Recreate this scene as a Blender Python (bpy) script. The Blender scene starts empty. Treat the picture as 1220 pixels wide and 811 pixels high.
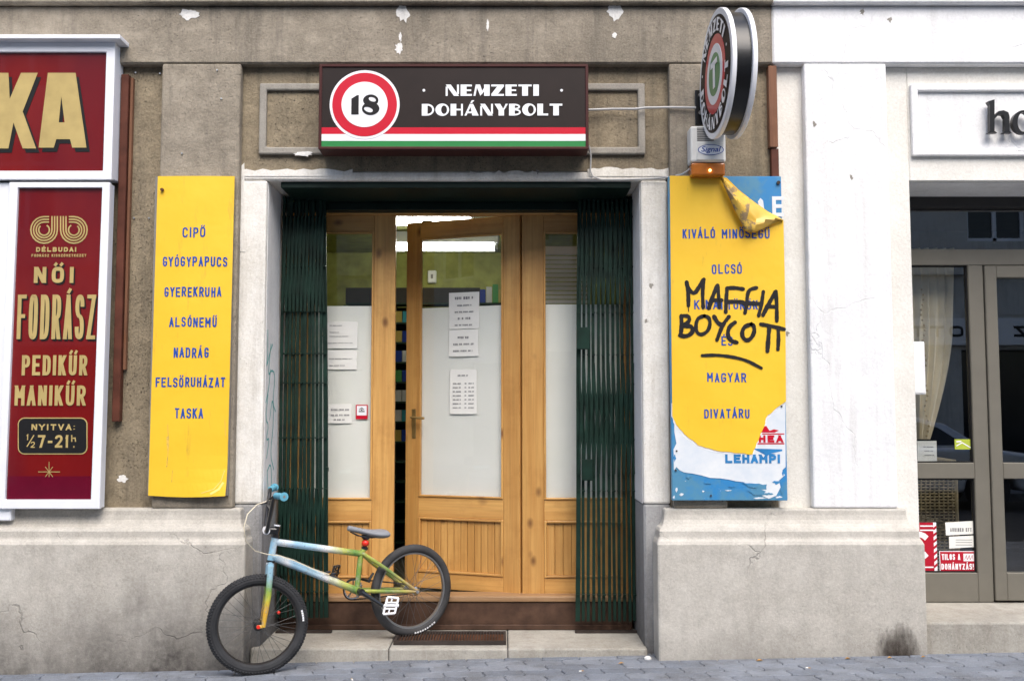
import bpy, bmesh, math, random
from mathutils import Vector, Matrix, Euler
random.seed(7)
R = math.radians
scene = bpy.context.scene
C = bpy.data.collections.new('street'); scene.collection.children.link(C)

# ------------------------------------------------------------------ camera
F, CX, CY, HOR = 1186.0, 600.0, 405.5, 490.0
CAMZ = 1.354
PITCH = math.atan((HOR - CY) / F)
cam = bpy.data.cameras.new('camera'); camo = bpy.data.objects.new('camera', cam); C.objects.link(camo)
cam.sensor_fit = 'HORIZONTAL'; cam.sensor_width = 36.0; cam.lens = 36.0 * F / 1220.0
cam.shift_x = (610.0 - CX) / 1220.0
cam.clip_start = 0.05; cam.clip_end = 500
camo.location = (0, 0, CAMZ); camo.rotation_euler = (R(90) + PITCH, 0, 0)
scene.camera = camo

def P(px, py, y):
    """point of the plane at depth y that lies on the photograph's pixel px, py"""
    u = (px - CX) / F; v = (CY - py) / F
    dy = math.cos(PITCH) - v * math.sin(PITCH); dz = math.sin(PITCH) + v * math.cos(PITCH)
    return Vector((u / dy * y, y, CAMZ + dz / dy * y))
def PX(px, py, y): return P(px, py, y).x
def PZ(py, y): return P(600, py, y).z

# ------------------------------------------------------------------ world, sun, exposure
w = bpy.data.worlds.new("World"); scene.world = w; w.use_nodes = True
nt = w.node_tree; bg = nt.nodes['Background']
sky = nt.nodes.new('ShaderNodeTexSky'); sky.sky_type = 'NISHITA'; sky.sun_disc = False
SUN_EL, SUN_AZ = 52.0, 168.0        # soft light from above the street, a little from the right
sky.sun_elevation = R(SUN_EL); sky.sun_rotation = R(SUN_AZ); sky.dust_density = 3.0; sky.air_density = 1.0
nt.links.new(sky.outputs[0], bg.inputs[0]); bg.inputs[1].default_value = 0.15
sun = bpy.data.lights.new('sun', 'SUN'); sun.energy = 1.5; sun.angle = R(50); sun.color = (1.0, 0.96, 0.9)
suno = bpy.data.objects.new('sun', sun); C.objects.link(suno)
sd = Vector((math.sin(R(SUN_AZ)) * math.cos(R(SUN_EL)), math.cos(R(SUN_AZ)) * math.cos(R(SUN_EL)), math.sin(R(SUN_EL))))
suno.rotation_euler = (-sd).to_track_quat('-Z', 'Y').to_euler()
scene.view_settings.view_transform = 'Standard'; scene.view_settings.look = 'None'
scene.view_settings.exposure = 1.0; scene.view_settings.gamma = 1
scene.cycles.use_denoising = True
scene.cycles.max_bounces = 8

# ------------------------------------------------------------------ materials
def nd(nt, t, **k):
    n = nt.nodes.new(t)
    for a, b in k.items(): setattr(n, a, b)
    return n
def newmat(name):
    m = bpy.data.materials.new(name); m.use_nodes = True
    return m, m.node_tree, m.node_tree.nodes['Principled BSDF']
def c4(c): return (c[0], c[1], c[2], 1)
def noise(nt, vec, scale, detail=4, rough=.55):
    n = nd(nt, 'ShaderNodeTexNoise'); n.inputs['Scale'].default_value = scale
    n.inputs['Detail'].default_value = detail; n.inputs['Roughness'].default_value = rough
    if vec: nt.links.new(vec, n.inputs['Vector'])
    return n.outputs['Fac']
def mapr(nt, v, a, b, c=0., d=1.):
    n = nd(nt, 'ShaderNodeMapRange'); nt.links.new(v, n.inputs[0])
    for i, x in enumerate((a, b, c, d)): n.inputs[i + 1].default_value = x
    return n.outputs[0]
def mth(nt, op, a, b):
    n = nd(nt, 'ShaderNodeMath', operation=op)
    for i, x in enumerate((a, b)):
        if isinstance(x, (int, float)): n.inputs[i].default_value = x
        else: nt.links.new(x, n.inputs[i])
    return n.outputs[0]
def mix(nt, f, a, b):
    n = nd(nt, 'ShaderNodeMix', data_type='RGBA')
    if isinstance(f, (int, float)): n.inputs[0].default_value = f
    else: nt.links.new(f, n.inputs[0])
    for i, x in ((6, a), (7, b)):
        if isinstance(x, tuple): n.inputs[i].default_value = c4(x)
        else: nt.links.new(x, n.inputs[i])
    return n.outputs[2]
def scaled(nt, vec, s):
    n = nd(nt, 'ShaderNodeVectorMath', operation='MULTIPLY'); nt.links.new(vec, n.inputs[0]); n.inputs[1].default_value = s
    return n.outputs[0]
def bump(nt, bs, h, strength=.5, dist=.01):
    b = nd(nt, 'ShaderNodeBump'); b.inputs['Strength'].default_value = strength; b.inputs['Distance'].default_value = dist
    nt.links.new(h, b.inputs['Height']); nt.links.new(b.outputs[0], bs.inputs['Normal'])
def wpos(nt): return nd(nt, 'ShaderNodeNewGeometry').outputs['Position']

def simple(name, col, rough=.5, metal=0., var=.08, bscale=0, bstr=.2, coat=0., emis=None, es=0):
    m, nt, b = newmat(name)
    b.inputs['Roughness'].default_value = rough; b.inputs['Metallic'].default_value = metal
    b.inputs['Coat Weight'].default_value = coat
    b.inputs['Specular IOR Level'].default_value = .5 if (metal or coat or rough < .4) else .22
    p = wpos(nt)
    f = mapr(nt, noise(nt, p, 9, 5), .3, .7)
    a = tuple(x * (1 - var) for x in col); c = tuple(min(1, x * (1 + var)) for x in col)
    nt.links.new(mix(nt, f, a, c), b.inputs['Base Color'])
    if bscale: bump(nt, b, noise(nt, p, bscale, 3), bstr, .003)
    if emis:
        b.inputs['Emission Color'].default_value = c4(emis); b.inputs['Emission Strength'].default_value = es
    return m

def plaster(name, c1, c2, streak=(.1, .09, .08), streak_amt=.35, pit=.5, bstr=.5, soot=None, crack=0., pitcol=(.05, .045, .04), blot=.3, soot_x=1.0, gs=1.0):
    m, nt, b = newmat(name); b.inputs['Roughness'].default_value = .93; b.inputs['Specular IOR Level'].default_value = .2
    p = wpos(nt)
    n1 = mapr(nt, noise(nt, p, 2.3, 8, .72), .38, .62)
    col = mix(nt, n1, c1, c2)
    n2 = mapr(nt, noise(nt, p, 14, 5, .7), .35, .7)
    col = mix(nt, mth(nt, 'MULTIPLY', n2, blot), col, tuple(x * .6 for x in c1))
    fine = mapr(nt, noise(nt, p, 95 * gs, 4, .75), .35, .7)
    col = mix(nt, mth(nt, 'MULTIPLY', fine, .4), col, tuple(min(1, x * 1.35) for x in c2))
    st = mapr(nt, noise(nt, scaled(nt, p, (7, 7, .55)), 1.6, 5, .7), .5, .75)
    col = mix(nt, mth(nt, 'MULTIPLY', st, streak_amt), col, streak)
    pn = mapr(nt, noise(nt, p, 105 * gs, 5, .65), .60, .70)
    pm = mapr(nt, noise(nt, p, 3, 3), .35, .6)
    pits = mth(nt, 'MULTIPLY', pn, mth(nt, 'MULTIPLY', pm, pit))
    col = mix(nt, pits, col, pitcol)
    h = mth(nt, 'ADD', mth(nt, 'MULTIPLY', noise(nt, p, 60 * gs, 6, .7), 1.0), mth(nt, 'MULTIPLY', pits, -1.2))
    h = mth(nt, 'ADD', h, mth(nt, 'MULTIPLY', noise(nt, p, 7, 4), 2.0))
    if crack:
        v = nd(nt, 'ShaderNodeTexVoronoi', feature='DISTANCE_TO_EDGE'); v.inputs['Scale'].default_value = 1.25
        vm = nd(nt, 'ShaderNodeVectorMath', operation='ADD'); nt.links.new(p, vm.inputs[0])
        nn = nd(nt, 'ShaderNodeTexNoise'); nn.inputs['Scale'].default_value = 4; nn.inputs['Detail'].default_value = 6; nt.links.new(p, nn.inputs['Vector'])
        ns = scaled(nt, nn.outputs['Color'], (.35, .35, .35)); nt.links.new(ns, vm.inputs[1]); nt.links.new(vm.outputs[0], v.inputs['Vector'])
        ck = mapr(nt, v.outputs['Distance'], .0, .006, 1., 0.)
        ck = mth(nt, 'MULTIPLY', ck, mapr(nt, noise(nt, p, 2.1, 3), .45, .6))
        col = mix(nt, mth(nt, 'MULTIPLY', ck, crack), col, (.05, .045, .04))
        h = mth(nt, 'ADD', h, mth(nt, 'MULTIPLY', ck, -1.5))
    if soot:
        z0, z1, amt = soot
        s = nd(nt, 'ShaderNodeSeparateXYZ'); nt.links.new(p, s.inputs[0])
        zz = mth(nt, 'ADD', s.outputs[2], mth(nt, 'MULTIPLY', mth(nt, 'SUBTRACT', noise(nt, scaled(nt, p, (1.6, 1.6, .6)), 1.7, 6, .65), .5), soot_x))
        f = mapr(nt, zz, z0, z1, 1., 0.)
        f = mth(nt, 'MULTIPLY', f, mapr(nt, noise(nt, p, 22, 5, .75), .25, .6, .7, 1.))
        col = mix(nt, mth(nt, 'MULTIPLY', f, amt), col, (.055, .05, .047))
    nt.links.new(col, b.inputs['Base Color'])
    bump(nt, b, h, bstr, .006)
    return m

def wood(name, c1, c2, knot=(.16, .06, .02), axis=2, rough=.42):
    m, nt, b = newmat(name); b.inputs['Roughness'].default_value = rough
    b.inputs['Coat Weight'].default_value = .25; b.inputs['Coat Roughness'].default_value = .25
    tc = nd(nt, 'ShaderNodeTexCoord').outputs['Object']; oi = nd(nt, 'ShaderNodeObjectInfo').outputs['Random']
    off = nd(nt, 'ShaderNodeCombineXYZ')
    for i in range(3): nt.links.new(mth(nt, 'MULTIPLY', oi, 13.7 + 5 * i), off.inputs[i])
    va = nd(nt, 'ShaderNodeVectorMath', operation='ADD'); nt.links.new(tc, va.inputs[0]); nt.links.new(off.outputs[0], va.inputs[1])
    v = va.outputs[0]
    s = [26, 26, 26]; s[axis] = 1.3
    g = noise(nt, scaled(nt, v, tuple(s)), 1.0, 6, .65)
    s2 = [70, 70, 70]; s2[axis] = 2
    g2 = noise(nt, scaled(nt, v, tuple(s2)), 1.3, 4, .6)
    col = mix(nt, mapr(nt, g, .3, .7), c1, c2)
    col = mix(nt, mapr(nt, g2, .45, .75, 0, .35), col, tuple(x * .55 for x in c1))
    s3 = [13, 13, 13]; s3[axis] = 8
    vo = nd(nt, 'ShaderNodeTexVoronoi'); vo.inputs['Scale'].default_value = .62; nt.links.new(scaled(nt, v, tuple(s3)), vo.inputs['Vector'])
    k = mapr(nt, vo.outputs['Distance'], .05, .2, 1, 0)
    wn = nd(nt, 'ShaderNodeSeparateColor'); nt.links.new(vo.outputs['Color'], wn.inputs[0])
    k = mth(nt, 'MULTIPLY', k, mapr(nt, wn.outputs[0], .42, .47))
    col = mix(nt, mth(nt, 'MULTIPLY', k, .85), col, knot)
    tint = mix(nt, oi, (.80, .76, .70), (1.0, 1.0, 1.0))
    tint = mix(nt, mapr(nt, noise(nt, v, 5, 5, .7), .5, .75, 0, .55), tint, (.62, .52, .42))
    mm = nd(nt, 'ShaderNodeMix', data_type='RGBA', blend_type='MULTIPLY'); mm.inputs[0].default_value = 1
    nt.links.new(col, mm.inputs[6]); nt.links.new(tint, mm.inputs[7])
    # grime of hands and boots near the bottom edge of the door
    nt.links.new(mm.outputs[2], b.inputs['Base Color'])
    bump(nt, b, g, .15, .002)
    return m

def glass(name, tint=(1, 1, 1), ior=1.5, rough=.0, boost=1.6):
    m = bpy.data.materials.new(name); m.use_nodes = True; nt = m.node_tree; nt.nodes.clear()
    out = nd(nt, 'ShaderNodeOutputMaterial'); mx = nd(nt, 'ShaderNodeMixShader')
    fr = nd(nt, 'ShaderNodeFresnel'); fr.inputs[0].default_value = ior
    t = nd(nt, 'ShaderNodeBsdfTransparent'); t.inputs[0].default_value = c4(tint)
    g = nd(nt, 'ShaderNodeBsdfGlossy'); g.inputs['Roughness'].default_value = rough
    front = mth(nt, 'SUBTRACT', 1.0, nd(nt, 'ShaderNodeNewGeometry').outputs['Backfacing'])      # only the outer face of the pane mirrors
    nt.links.new(mth(nt, 'MULTIPLY', front, mth(nt, 'MINIMUM', mth(nt, 'MULTIPLY', fr.outputs[0], boost), 1.0)), mx.inputs[0])
    nt.links.new(t.outputs[0], mx.inputs[1]); nt.links.new(g.outputs[0], mx.inputs[2]); nt.links.new(mx.outputs[0], out.inputs[0])
    return m

M = {}
M['grey'] = plaster('grey_brown_plaster', (.205, .178, .138), (.36, .315, .25), streak=(.10, .09, .08), streak_amt=.6, pit=.95, blot=.6, bstr=.95)
M['greyrec'] = plaster('ochre_grey_plaster', (.2, .165, .115), (.33, .275, .19), streak=(.08, .07, .06), streak_amt=.6, pit=.95, blot=.7, bstr=1.0)
M['mould'] = plaster('grey_moulding_plaster', (.26, .24, .21), (.34, .32, .28), pit=.4)
M['jamb'] = plaster('worn_white_plaster', (.68, .65, .58), (.80, .78, .73), streak=(.36, .32, .26), streak_amt=.5, pit=.55, pitcol=(.22, .19, .15), blot=.3)
M['jambside'] = plaster('painted_reveal_plaster', (.72, .72, .72), (.82, .82, .82), streak=(.45, .44, .42), streak_amt=.3, pit=.25, blot=.15)
M['plinth'] = plaster('plinth_plaster', (.40, .375, .33), (.53, .505, .455), streak=(.27, .25, .225), streak_amt=.4, pit=.3, crack=.32, soot=(-.06, .48, .95), soot_x=.75, blot=.45)
M['plinth2'] = plaster('plinth_plaster_pale', (.42, .395, .35), (.54, .515, .465), streak=(.30, .28, .25), streak_amt=.35, pit=.3, crack=.35, soot=(-.14, .26, .65), soot_x=.5, blot=.4)
M['lowstone'] = plaster('grey_jamb_stone', (.26, .26, .26), (.38, .38, .38), streak=(.12, .1, .09), streak_amt=.7, pit=.4, soot=(.05, .75, .8), soot_x=.7)
M['white'] = plaster('white_wall_paint', (.72, .725, .73), (.81, .81, .815), streak=(.50, .49, .46), streak_amt=.38, crack=.1, pit=.16, pitcol=(.35, .33, .3), bstr=.45, blot=.05, gs=.7)
M['cream'] = plaster('cream_wall_paint', (.68, .655, .60), (.77, .75, .70), streak=(.6, .57, .5), streak_amt=.2, pit=.3, pitcol=(.4, .36, .3), bstr=.4, blot=.05, gs=.7)
M['patch'] = plaster('flaking_white_paint', (.72, .7, .66), (.82, .81, .78), pit=.5)
M['step'] = plaster('step_stone', (.31, .29, .25), (.42, .40, .355), streak=(.2, .17, .13), streak_amt=.4, pit=.5, blot=.5)
M['steptop'] = M['step']
M['dgreen'] = simple('dark_green_paint', (.006, .017, .013), .45, var=.3, bscale=60)
M['gate'] = simple('green_gate_paint', (.007, .024, .017), .5, var=.45, bscale=120, bstr=.3)
M['rust'] = simple('rusty_iron', (.10, .045, .025), .85, var=.5, bscale=150, bstr=.5)
M['darkiron'] = simple('dark_iron', (.05, .038, .033), .7, .4, var=.3, bscale=120)
M['sill'] = simple('brown_threshold', (.075, .042, .028), .6, var=.45, bscale=60, bstr=.4)
M['pine'] = wood('varnished_pine', (.55, .275, .075), (.73, .43, .14))
M['pineh'] = wood('varnished_pine_rail', (.55, .275, .075), (.73, .43, .14), axis=0)
M['pined'] = wood('worn_threshold_wood', (.30, .17, .08), (.44, .28, .15), axis=0, rough=.7)
M['batten'] = wood('weathered_batten_wood', (.15, .06, .028), (.24, .11, .055), rough=.8)
M['brownsteel'] = simple('red_brown_steel', (.095, .032, .02), .5, var=.35, bscale=50)
M['paper'] = simple('white_paper', (.80, .80, .76), .75, var=.03)
def filmmat():
    m, nt, b = newmat('matt_window_paper'); b.inputs['Roughness'].default_value = .8; b.inputs['Specular IOR Level'].default_value = .1
    p = wpos(nt); col = mix(nt, mapr(nt, noise(nt, scaled(nt, p, (1, 1, 2)), 2.5, 4), .3, .7), (.90, .92, .87), (.95, .96, .92))
    nt.links.new(col, b.inputs['Base Color'])
    t = nd(nt, 'ShaderNodeBsdfTranslucent'); t.inputs[0].default_value = (.9, .92, .85, 1)
    a = nd(nt, 'ShaderNodeMixShader'); a.inputs[0].default_value = .3; out = nt.nodes['Material Output']
    nt.links.new(b.outputs[0], a.inputs[1]); nt.links.new(t.outputs[0], a.inputs[2]); nt.links.new(a.outputs[0], out.inputs[0])
    bump(nt, b, noise(nt, p, 6, 3), .3, .01)
    return m
M['film'] = filmmat()
M['print'] = simple('grey_print', (.22, .22, .23), .8)
M['black'] = simple('black_print', (.012, .012, .013), .5)
M['spray'] = simple('black_spray_paint', (.016, .015, .017), .6, var=.3)
M['teal'] = simple('teal_marker', (.10, .42, .40), .7)
M['blueprint'] = simple('blue_stencil_paint', (.02, .075, .36), .7, var=.12)
M['red'] = simple('sign_red', (.56, .006, .026), .28, var=.03, coat=.4)
M['green'] = simple('sign_green', (.025, .22, .055), .3, var=.05, coat=.4)
M['swhite'] = simple('sign_white', (.86, .87, .9), .3, var=.02, coat=.4)
M['sbrown'] = simple('sign_brown', (.019, .012, .0105), .5, var=.12, coat=.0)
M['sframe'] = simple('sign_frame_brown', (.06, .018, .016), .4, var=.1)
M['gold'] = simple('gold_lettering', (.46, .35, .14), .45, var=.12)
M['wframe'] = simple('white_enamel', (.80, .82, .87), .35, var=.03)
M['blackgloss'] = simple('black_gloss', (.006, .006, .007), .32, var=.1, coat=.1)
M['alum'] = simple('aluminium', (.62, .63, .64), .35, .9, var=.05)
M['cable'] = simple('grey_cable', (.45, .45, .45), .5)
M['amber'] = simple('amber_plastic', (.45, .13, .01), .25, var=.25, coat=.5)
M['alarm'] = simple('alarm_white_plastic', (.76, .75, .71), .45, var=.03)
M['slot'] = simple('grey_slot', (.22, .21, .2), .7)
M['ledlit'] = simple('lit_led', (1, .6, .1), .3, emis=(1, .7, .2), es=9)
M['tube'] = simple('fluorescent_tube', (.9, .9, .9), .4, emis=(1, 1, .88), es=14)
M['roomwall'] = simple('yellow_green_room_paint', (.28, .285, .075), .8, var=.25)
M['roomdark'] = simple('dark_room_surface', (.05, .045, .04), .8)
M['roomfloor'] = simple('room_floor_tile', (.2, .17, .13), .5)
M['shelf'] = simple('dark_green_shelf', (.03, .06, .04), .5)
M['taupe'] = simple('taupe_powder_coat', (.165, .155, .13), .4, var=.05)
M['dtaupe'] = simple('dark_blind_box', (.045, .043, .042), .5)
M['curtain'] = simple('beige_curtain', (.76, .69, .53), .9, var=.1)
M['wicker'] = simple('wicker_cane', (.42, .34, .2), .7, var=.3)
M['gl'] = glass('window_glass')
M['gl2'] = glass('dark_window_glass', (.93, .94, .94), 1.5, boost=4.4)
M['rubber'] = simple('black_rubber', (.036, .037, .040), .75, var=.3, bscale=200)
M['rubber2'] = simple('worn_tyre_rubber', (.05, .05, .052), .7, var=.3, bscale=200)
M['rim'] = simple('grey_rim', (.33, .33, .33), .35, .8)
M['rimdark'] = simple('dark_brown_rim', (.05, .045, .042), .4, .5)
M['spoke'] = simple('dark_spoke', (.10, .10, .10), .5, .3)
M['steel'] = simple('polished_steel', (.6, .6, .6), .25, .95)
M['saddle'] = simple('grey_saddle', (.23, .24, .26), .45, var=.1)
M['bred'] = simple('red_anodised', (.75, .03, .015), .35)
M['grip'] = simple('light_blue_grip', (.12, .36, .48), .6)
M['bblack'] = simple('black_paint', (.014, .014, .015), .3, coat=.4)
M['brass'] = simple('aged_brass', (.35, .25, .10), .4, .8, var=.2)
M['asphalt'] = simple('asphalt', (.055, .055, .058), .9, var=.3, bscale=120, bstr=.5)
M['kerb'] = simple('granite_kerb', (.3, .3, .3), .8, var=.15, bscale=80)
M['sand'] = simple('joint_sand', (.075, .072, .07), .95, var=.3, bscale=150)
M['oppwall'] = plaster('opposite_facade_plaster', (.56, .54, .50), (.66, .64, .6), pit=.2)
M['carpaint'] = simple('silver_car_paint', (.62, .65, .70), .3, .4, coat=.8)
M['carglass'] = simple('car_glass', (.02, .022, .025), .08)
M['taillight'] = simple('tail_light_red', (.5, .03, .02), .2, coat=.6)
M['litter'] = simple('dry_leaf', (.35, .2, .07), .8, var=.4)
M['stone'] = simple('pale_stone', (.7, .7, .68), .8)

# yellow enamel with scuffs
def yellow(name, base, dirt):
    m, nt, b = newmat(name); b.inputs['Roughness'].default_value = .42; b.inputs['Coat Weight'].default_value = .2
    p = wpos(nt)
    col = mix(nt, mapr(nt, noise(nt, p, 2.5, 4), .3, .7), base, (base[0] * .96, base[1] * .9, base[2] * .7))
    s = mapr(nt, noise(nt, scaled(nt, p, (9, 9, 1.5)), 2.2, 6, .75), .60, .76, 0, dirt)
    col = mix(nt, s, col, (.28, .17, .06))
    nt.links.new(col, b.inputs['Base Color'])
    bump(nt, b, noise(nt, p, 5, 3), .25, .02)
    return m
M['yellow'] = yellow('yellow_enamel', (.88, .56, .035), .5)
M['curl'] = yellow('yellow_sheet_back', (.80, .52, .09), .5)
def glue():
    m, nt, b = newmat('old_glue_residue'); b.inputs['Roughness'].default_value = .8
    p = wpos(nt)
    f = mapr(nt, noise(nt, p, 14, 5, .7), .44, .52)
    col = mix(nt, f, (.30, .21, .11), (.78, .5, .08)); nt.links.new(col, b.inputs['Base Color'])
    bump(nt, b, noise(nt, p, 60, 4), .4, .005)
    return m
M['glue'] = glue(); M['yelpale'] = simple('creased_yellow', (.9, .68, .2), .4)
def blueboard():
    m, nt, b = newmat('faded_blue_board'); b.inputs['Roughness'].default_value = .45
    p = wpos(nt); col = mix(nt, mapr(nt, noise(nt, p, 6, 5, .7), .42, .58), (.03, .22, .50), (.08, .25, .40))
    sc = mapr(nt, noise(nt, p, 25, 6, .8), .64, .68)
    col = mix(nt, sc, col, (.6, .64, .68)); nt.links.new(col, b.inputs['Base Color'])
    return m
M['blueboard'] = blueboard()
def oldwhite():
    m, nt, b = newmat('old_white_sheet'); b.inputs['Roughness'].default_value = .5
    p = wpos(nt); col = mix(nt, mapr(nt, noise(nt, p, 5, 5, .7), .35, .65), (.62, .68, .74), (.76, .78, .79))
    sc = mapr(nt, noise(nt, p, 32, 6, .8), .68, .73)
    col = mix(nt, sc, col, (.3, .31, .3)); nt.links.new(col, b.inputs['Base Color'])
    return m
M['oldwhite'] = oldwhite(); M['oldblue'] = simple('old_blue_print', (.03, .20, .46), .5, var=.3)
def redglass():
    m, nt, b = newmat('dark_red_glass_sign'); b.inputs['Roughness'].default_value = .22; b.inputs['Coat Weight'].default_value = .6
    p = wpos(nt); col = mix(nt, mapr(nt, noise(nt, scaled(nt, p, (1, 1, .5)), 2.2, 3), .4, .6), (.135, .004, .007), (.175, .007, .006))
    nt.links.new(col, b.inputs['Base Color'])
    return m
M['redglass'] = redglass()
M['maroon'] = simple('maroon_band', (.115, .002, .016), .25, coat=.5)
def paver_mat():
    m, nt, b = newmat('blue_grey_paver'); b.inputs['Roughness'].default_value = .85
    p = wpos(nt); oi = nd(nt, 'ShaderNodeObjectInfo').outputs['Random']
    col = mix(nt, oi, (.135, .155, .19), (.205, .225, .26))
    col = mix(nt, mapr(nt, noise(nt, p, 4.5, 6, .75), .42, .66, 0, .75), col, (.085, .088, .095))
    col = mix(nt, mapr(nt, noise(nt, p, 160, 3, .7), .5, .75, 0, .5), col, (.38, .39, .40))
    nt.links.new(col, b.inputs['Base Color'])
    bump(nt, b, noise(nt, p, 140, 4), .4, .004)
    return m
M['paver'] = paver_mat()
def bikepaint(name, x_of):
    """blue head, white cloud, green and yellow tail, sprayed along the bike's length (object space)"""
    m, nt, b = newmat(name); b.inputs['Roughness'].default_value = .35; b.inputs['Coat Weight'].default_value = .4
    p = wpos(nt); s = nd(nt, 'ShaderNodeSeparateXYZ'); nt.links.new(p, s.inputs[0])
    v = s.outputs[0] if x_of == 'x' else s.outputs[2]
    v = mth(nt, 'ADD', v, mth(nt, 'MULTIPLY', mth(nt, 'SUBTRACT', noise(nt, p, 9, 4), .5), .12))
    r = nd(nt, 'ShaderNodeValToRGB'); nt.links.new(v, r.inputs[0])
    e = r.color_ramp.elements
    if x_of == 'x':
        f = mapr(nt, v, -1.3, -.5); nt.links.new(f, r.inputs[0])
        st = [(0, (.25, .48, .62)), (.12, (.28, .52, .68)), (.2, (.75, .78, .8)), (.26, (.3, .52, .7)), (.36, (.4, .6, .72)), (.45, (.8, .8, .8)), (.54, (.45, .48, .10)), (.62, (.12, .26, .05)), (.72, (.38, .40, .06)), (.83, (.15, .25, .06)), (.92, (.4, .36, .08)), (1, (.4, .26, .1))]
    else:
        f = mapr(nt, v, .25, .62); nt.links.new(f, r.inputs[0])
        st = [(0, (.7, .42, .03)), (.25, (.62, .36, .04)), (.42, (.5, .5, .05)), (.55, (.2, .36, .08)), (.7, (.3, .5, .6)), (1, (.32, .55, .72))]
    e[0].position = st[0][0]; e[0].color = c4(st[0][1]); e[1].position = st[-1][0]; e[1].color = c4(st[-1][1])
    for q, cc in st[1:-1]: a = e.new(q); a.color = c4(cc)
    d = mapr(nt, noise(nt, p, 38, 5, .8), .52, .66, 0, .75)
    cc = mix(nt, d, r.outputs[0], (.34, .33, .29)); d2 = mapr(nt, noise(nt, p, 85, 3, .8), .62, .68, 0, .8)
    nt.links.new(mix(nt, d2, cc, (.05, .045, .04)), b.inputs['Base Color'])
    return m
M['bike'] = bikepaint('sprayed_frame_paint', 'x')
M['fork'] = bikepaint('sprayed_fork_paint', 'z')

# ------------------------------------------------------------------ mesh building
class MB:
    def __init__(s): s.v = []; s.f = []; s.m = []
    def add(s, vs, fs, mi=0):
        k = len(s.v); s.v += [Vector(a) for a in vs]; s.f += [tuple(i + k for i in f) for f in fs]; s.m += [mi] * len(fs); return s
    def box(s, x0, x1, y0, y1, z0, z1, mi=0):
        x0, x1 = sorted((x0, x1)); y0, y1 = sorted((y0, y1)); z0, z1 = sorted((z0, z1))
        v = [(x0, y0, z0), (x1, y0, z0), (x1, y1, z0), (x0, y1, z0), (x0, y0, z1), (x1, y0, z1), (x1, y1, z1), (x0, y1, z1)]
        return s.add(v, [(0, 3, 2, 1), (4, 5, 6, 7), (0, 1, 5, 4), (1, 2, 6, 5), (2, 3, 7, 6), (3, 0, 4, 7)], mi)
    def prism(s, pts, y0, y1, mi=0):
        """polygon in (x, z) given depth from y0 (front) to y1"""
        a = sum(pts[i][0] * pts[(i + 1) % len(pts)][1] - pts[(i + 1) % len(pts)][0] * pts[i][1] for i in range(len(pts)))
        if a < 0: pts = pts[::-1]
        n = len(pts)
        v = [(p[0], y0, p[1]) for p in pts] + [(p[0], y1, p[1]) for p in pts]
        return s.add(v, [tuple(range(n)), tuple(range(2 * n - 1, n - 1, -1))] + [(i, i + n, (i + 1) % n + n, (i + 1) % n) for i in range(n)], mi)
    def tube(s, pts, r, n=8, mi=0, caps=True, closed=False):
        pts = [Vector(p) for p in pts]; k = len(pts); rs = r if isinstance(r, (list, tuple)) else [r] * k
        rings = []; up = None
        for i, p in enumerate(pts):
            if closed: d = pts[(i + 1) % k] - pts[i - 1]
            else: d = pts[min(i + 1, k - 1)] - pts[max(i - 1, 0)]
            if d.length < 1e-9: d = Vector((0, 0, 1))
            d.normalize()
            if up is None:
                up = Vector((0, 0, 1)) if abs(d.z) < .9 else Vector((1, 0, 0))
            a = d.cross(up)
            if a.length < 1e-6: a = d.cross(Vector((.3, .9, .1)))
            a.normalize(); b = a.cross(d).normalized(); up = b
            rings.append([p + (a * math.cos(2 * math.pi * j / n) + b * math.sin(2 * math.pi * j / n)) * rs[i] for j in range(n)])
        v = [q for rg in rings for q in rg]; f = []
        for i in range(k if closed else k - 1):
            i2 = (i + 1) % k
            for j in range(n): f.append((i * n + j, i * n + (j + 1) % n, i2 * n + (j + 1) % n, i2 * n + j))
        if caps and not closed: f += [tuple(range(n - 1, -1, -1)), tuple(range((k - 1) * n, k * n))]
        return s.add(v, f, mi)
    def disc(s, c, r, y0, y1, n=48, mi=0):
        return s.prism([(c[0] + r * math.cos(2 * math.pi * i / n), c[1] + r * math.sin(2 * math.pi * i / n)) for i in range(n)], y0, y1, mi)
    def ring(s, o, i_, y0, y1, mi=0):
        """flat ring between two closed outlines (x, z) of equal length"""
        n = len(o); v = [(p[0], y0, p[1]) for p in o] + [(p[0], y0, p[1]) for p in i_] + [(p[0], y1, p[1]) for p in o] + [(p[0], y1, p[1]) for p in i_]
        f = []
        for k in range(n):
            l = (k + 1) % n
            f += [(k, l, n + l, n + k), (2 * n + k, 3 * n + k, 3 * n + l, 2 * n + l), (k, 2 * n + k, 2 * n + l, l), (n + k, n + l, 3 * n + l, 3 * n + k)]
        return s.add(v, f, mi)
    def sphere(s, c, r, sc=(1, 1, 1), n=12, mi=0):
        c = Vector(c); v = []; f = []; h = n // 2
        for i in range(h + 1):
            t = math.pi * i / h
            for j in range(n):
                a = 2 * math.pi * j / n
                v.append(c + Vector((r * sc[0] * math.sin(t) * math.cos(a), r * sc[1] * math.sin(t) * math.sin(a), r * sc[2] * math.cos(t))))
        for i in range(h):
            for j in range(n): f.append((i * n + j, (i + 1) * n + j, (i + 1) * n + (j + 1) % n, i * n + (j + 1) % n))
        return s.add(v, f, mi)
    def xf(s, mat):
        s.v = [mat @ a for a in s.v]; return s

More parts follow.
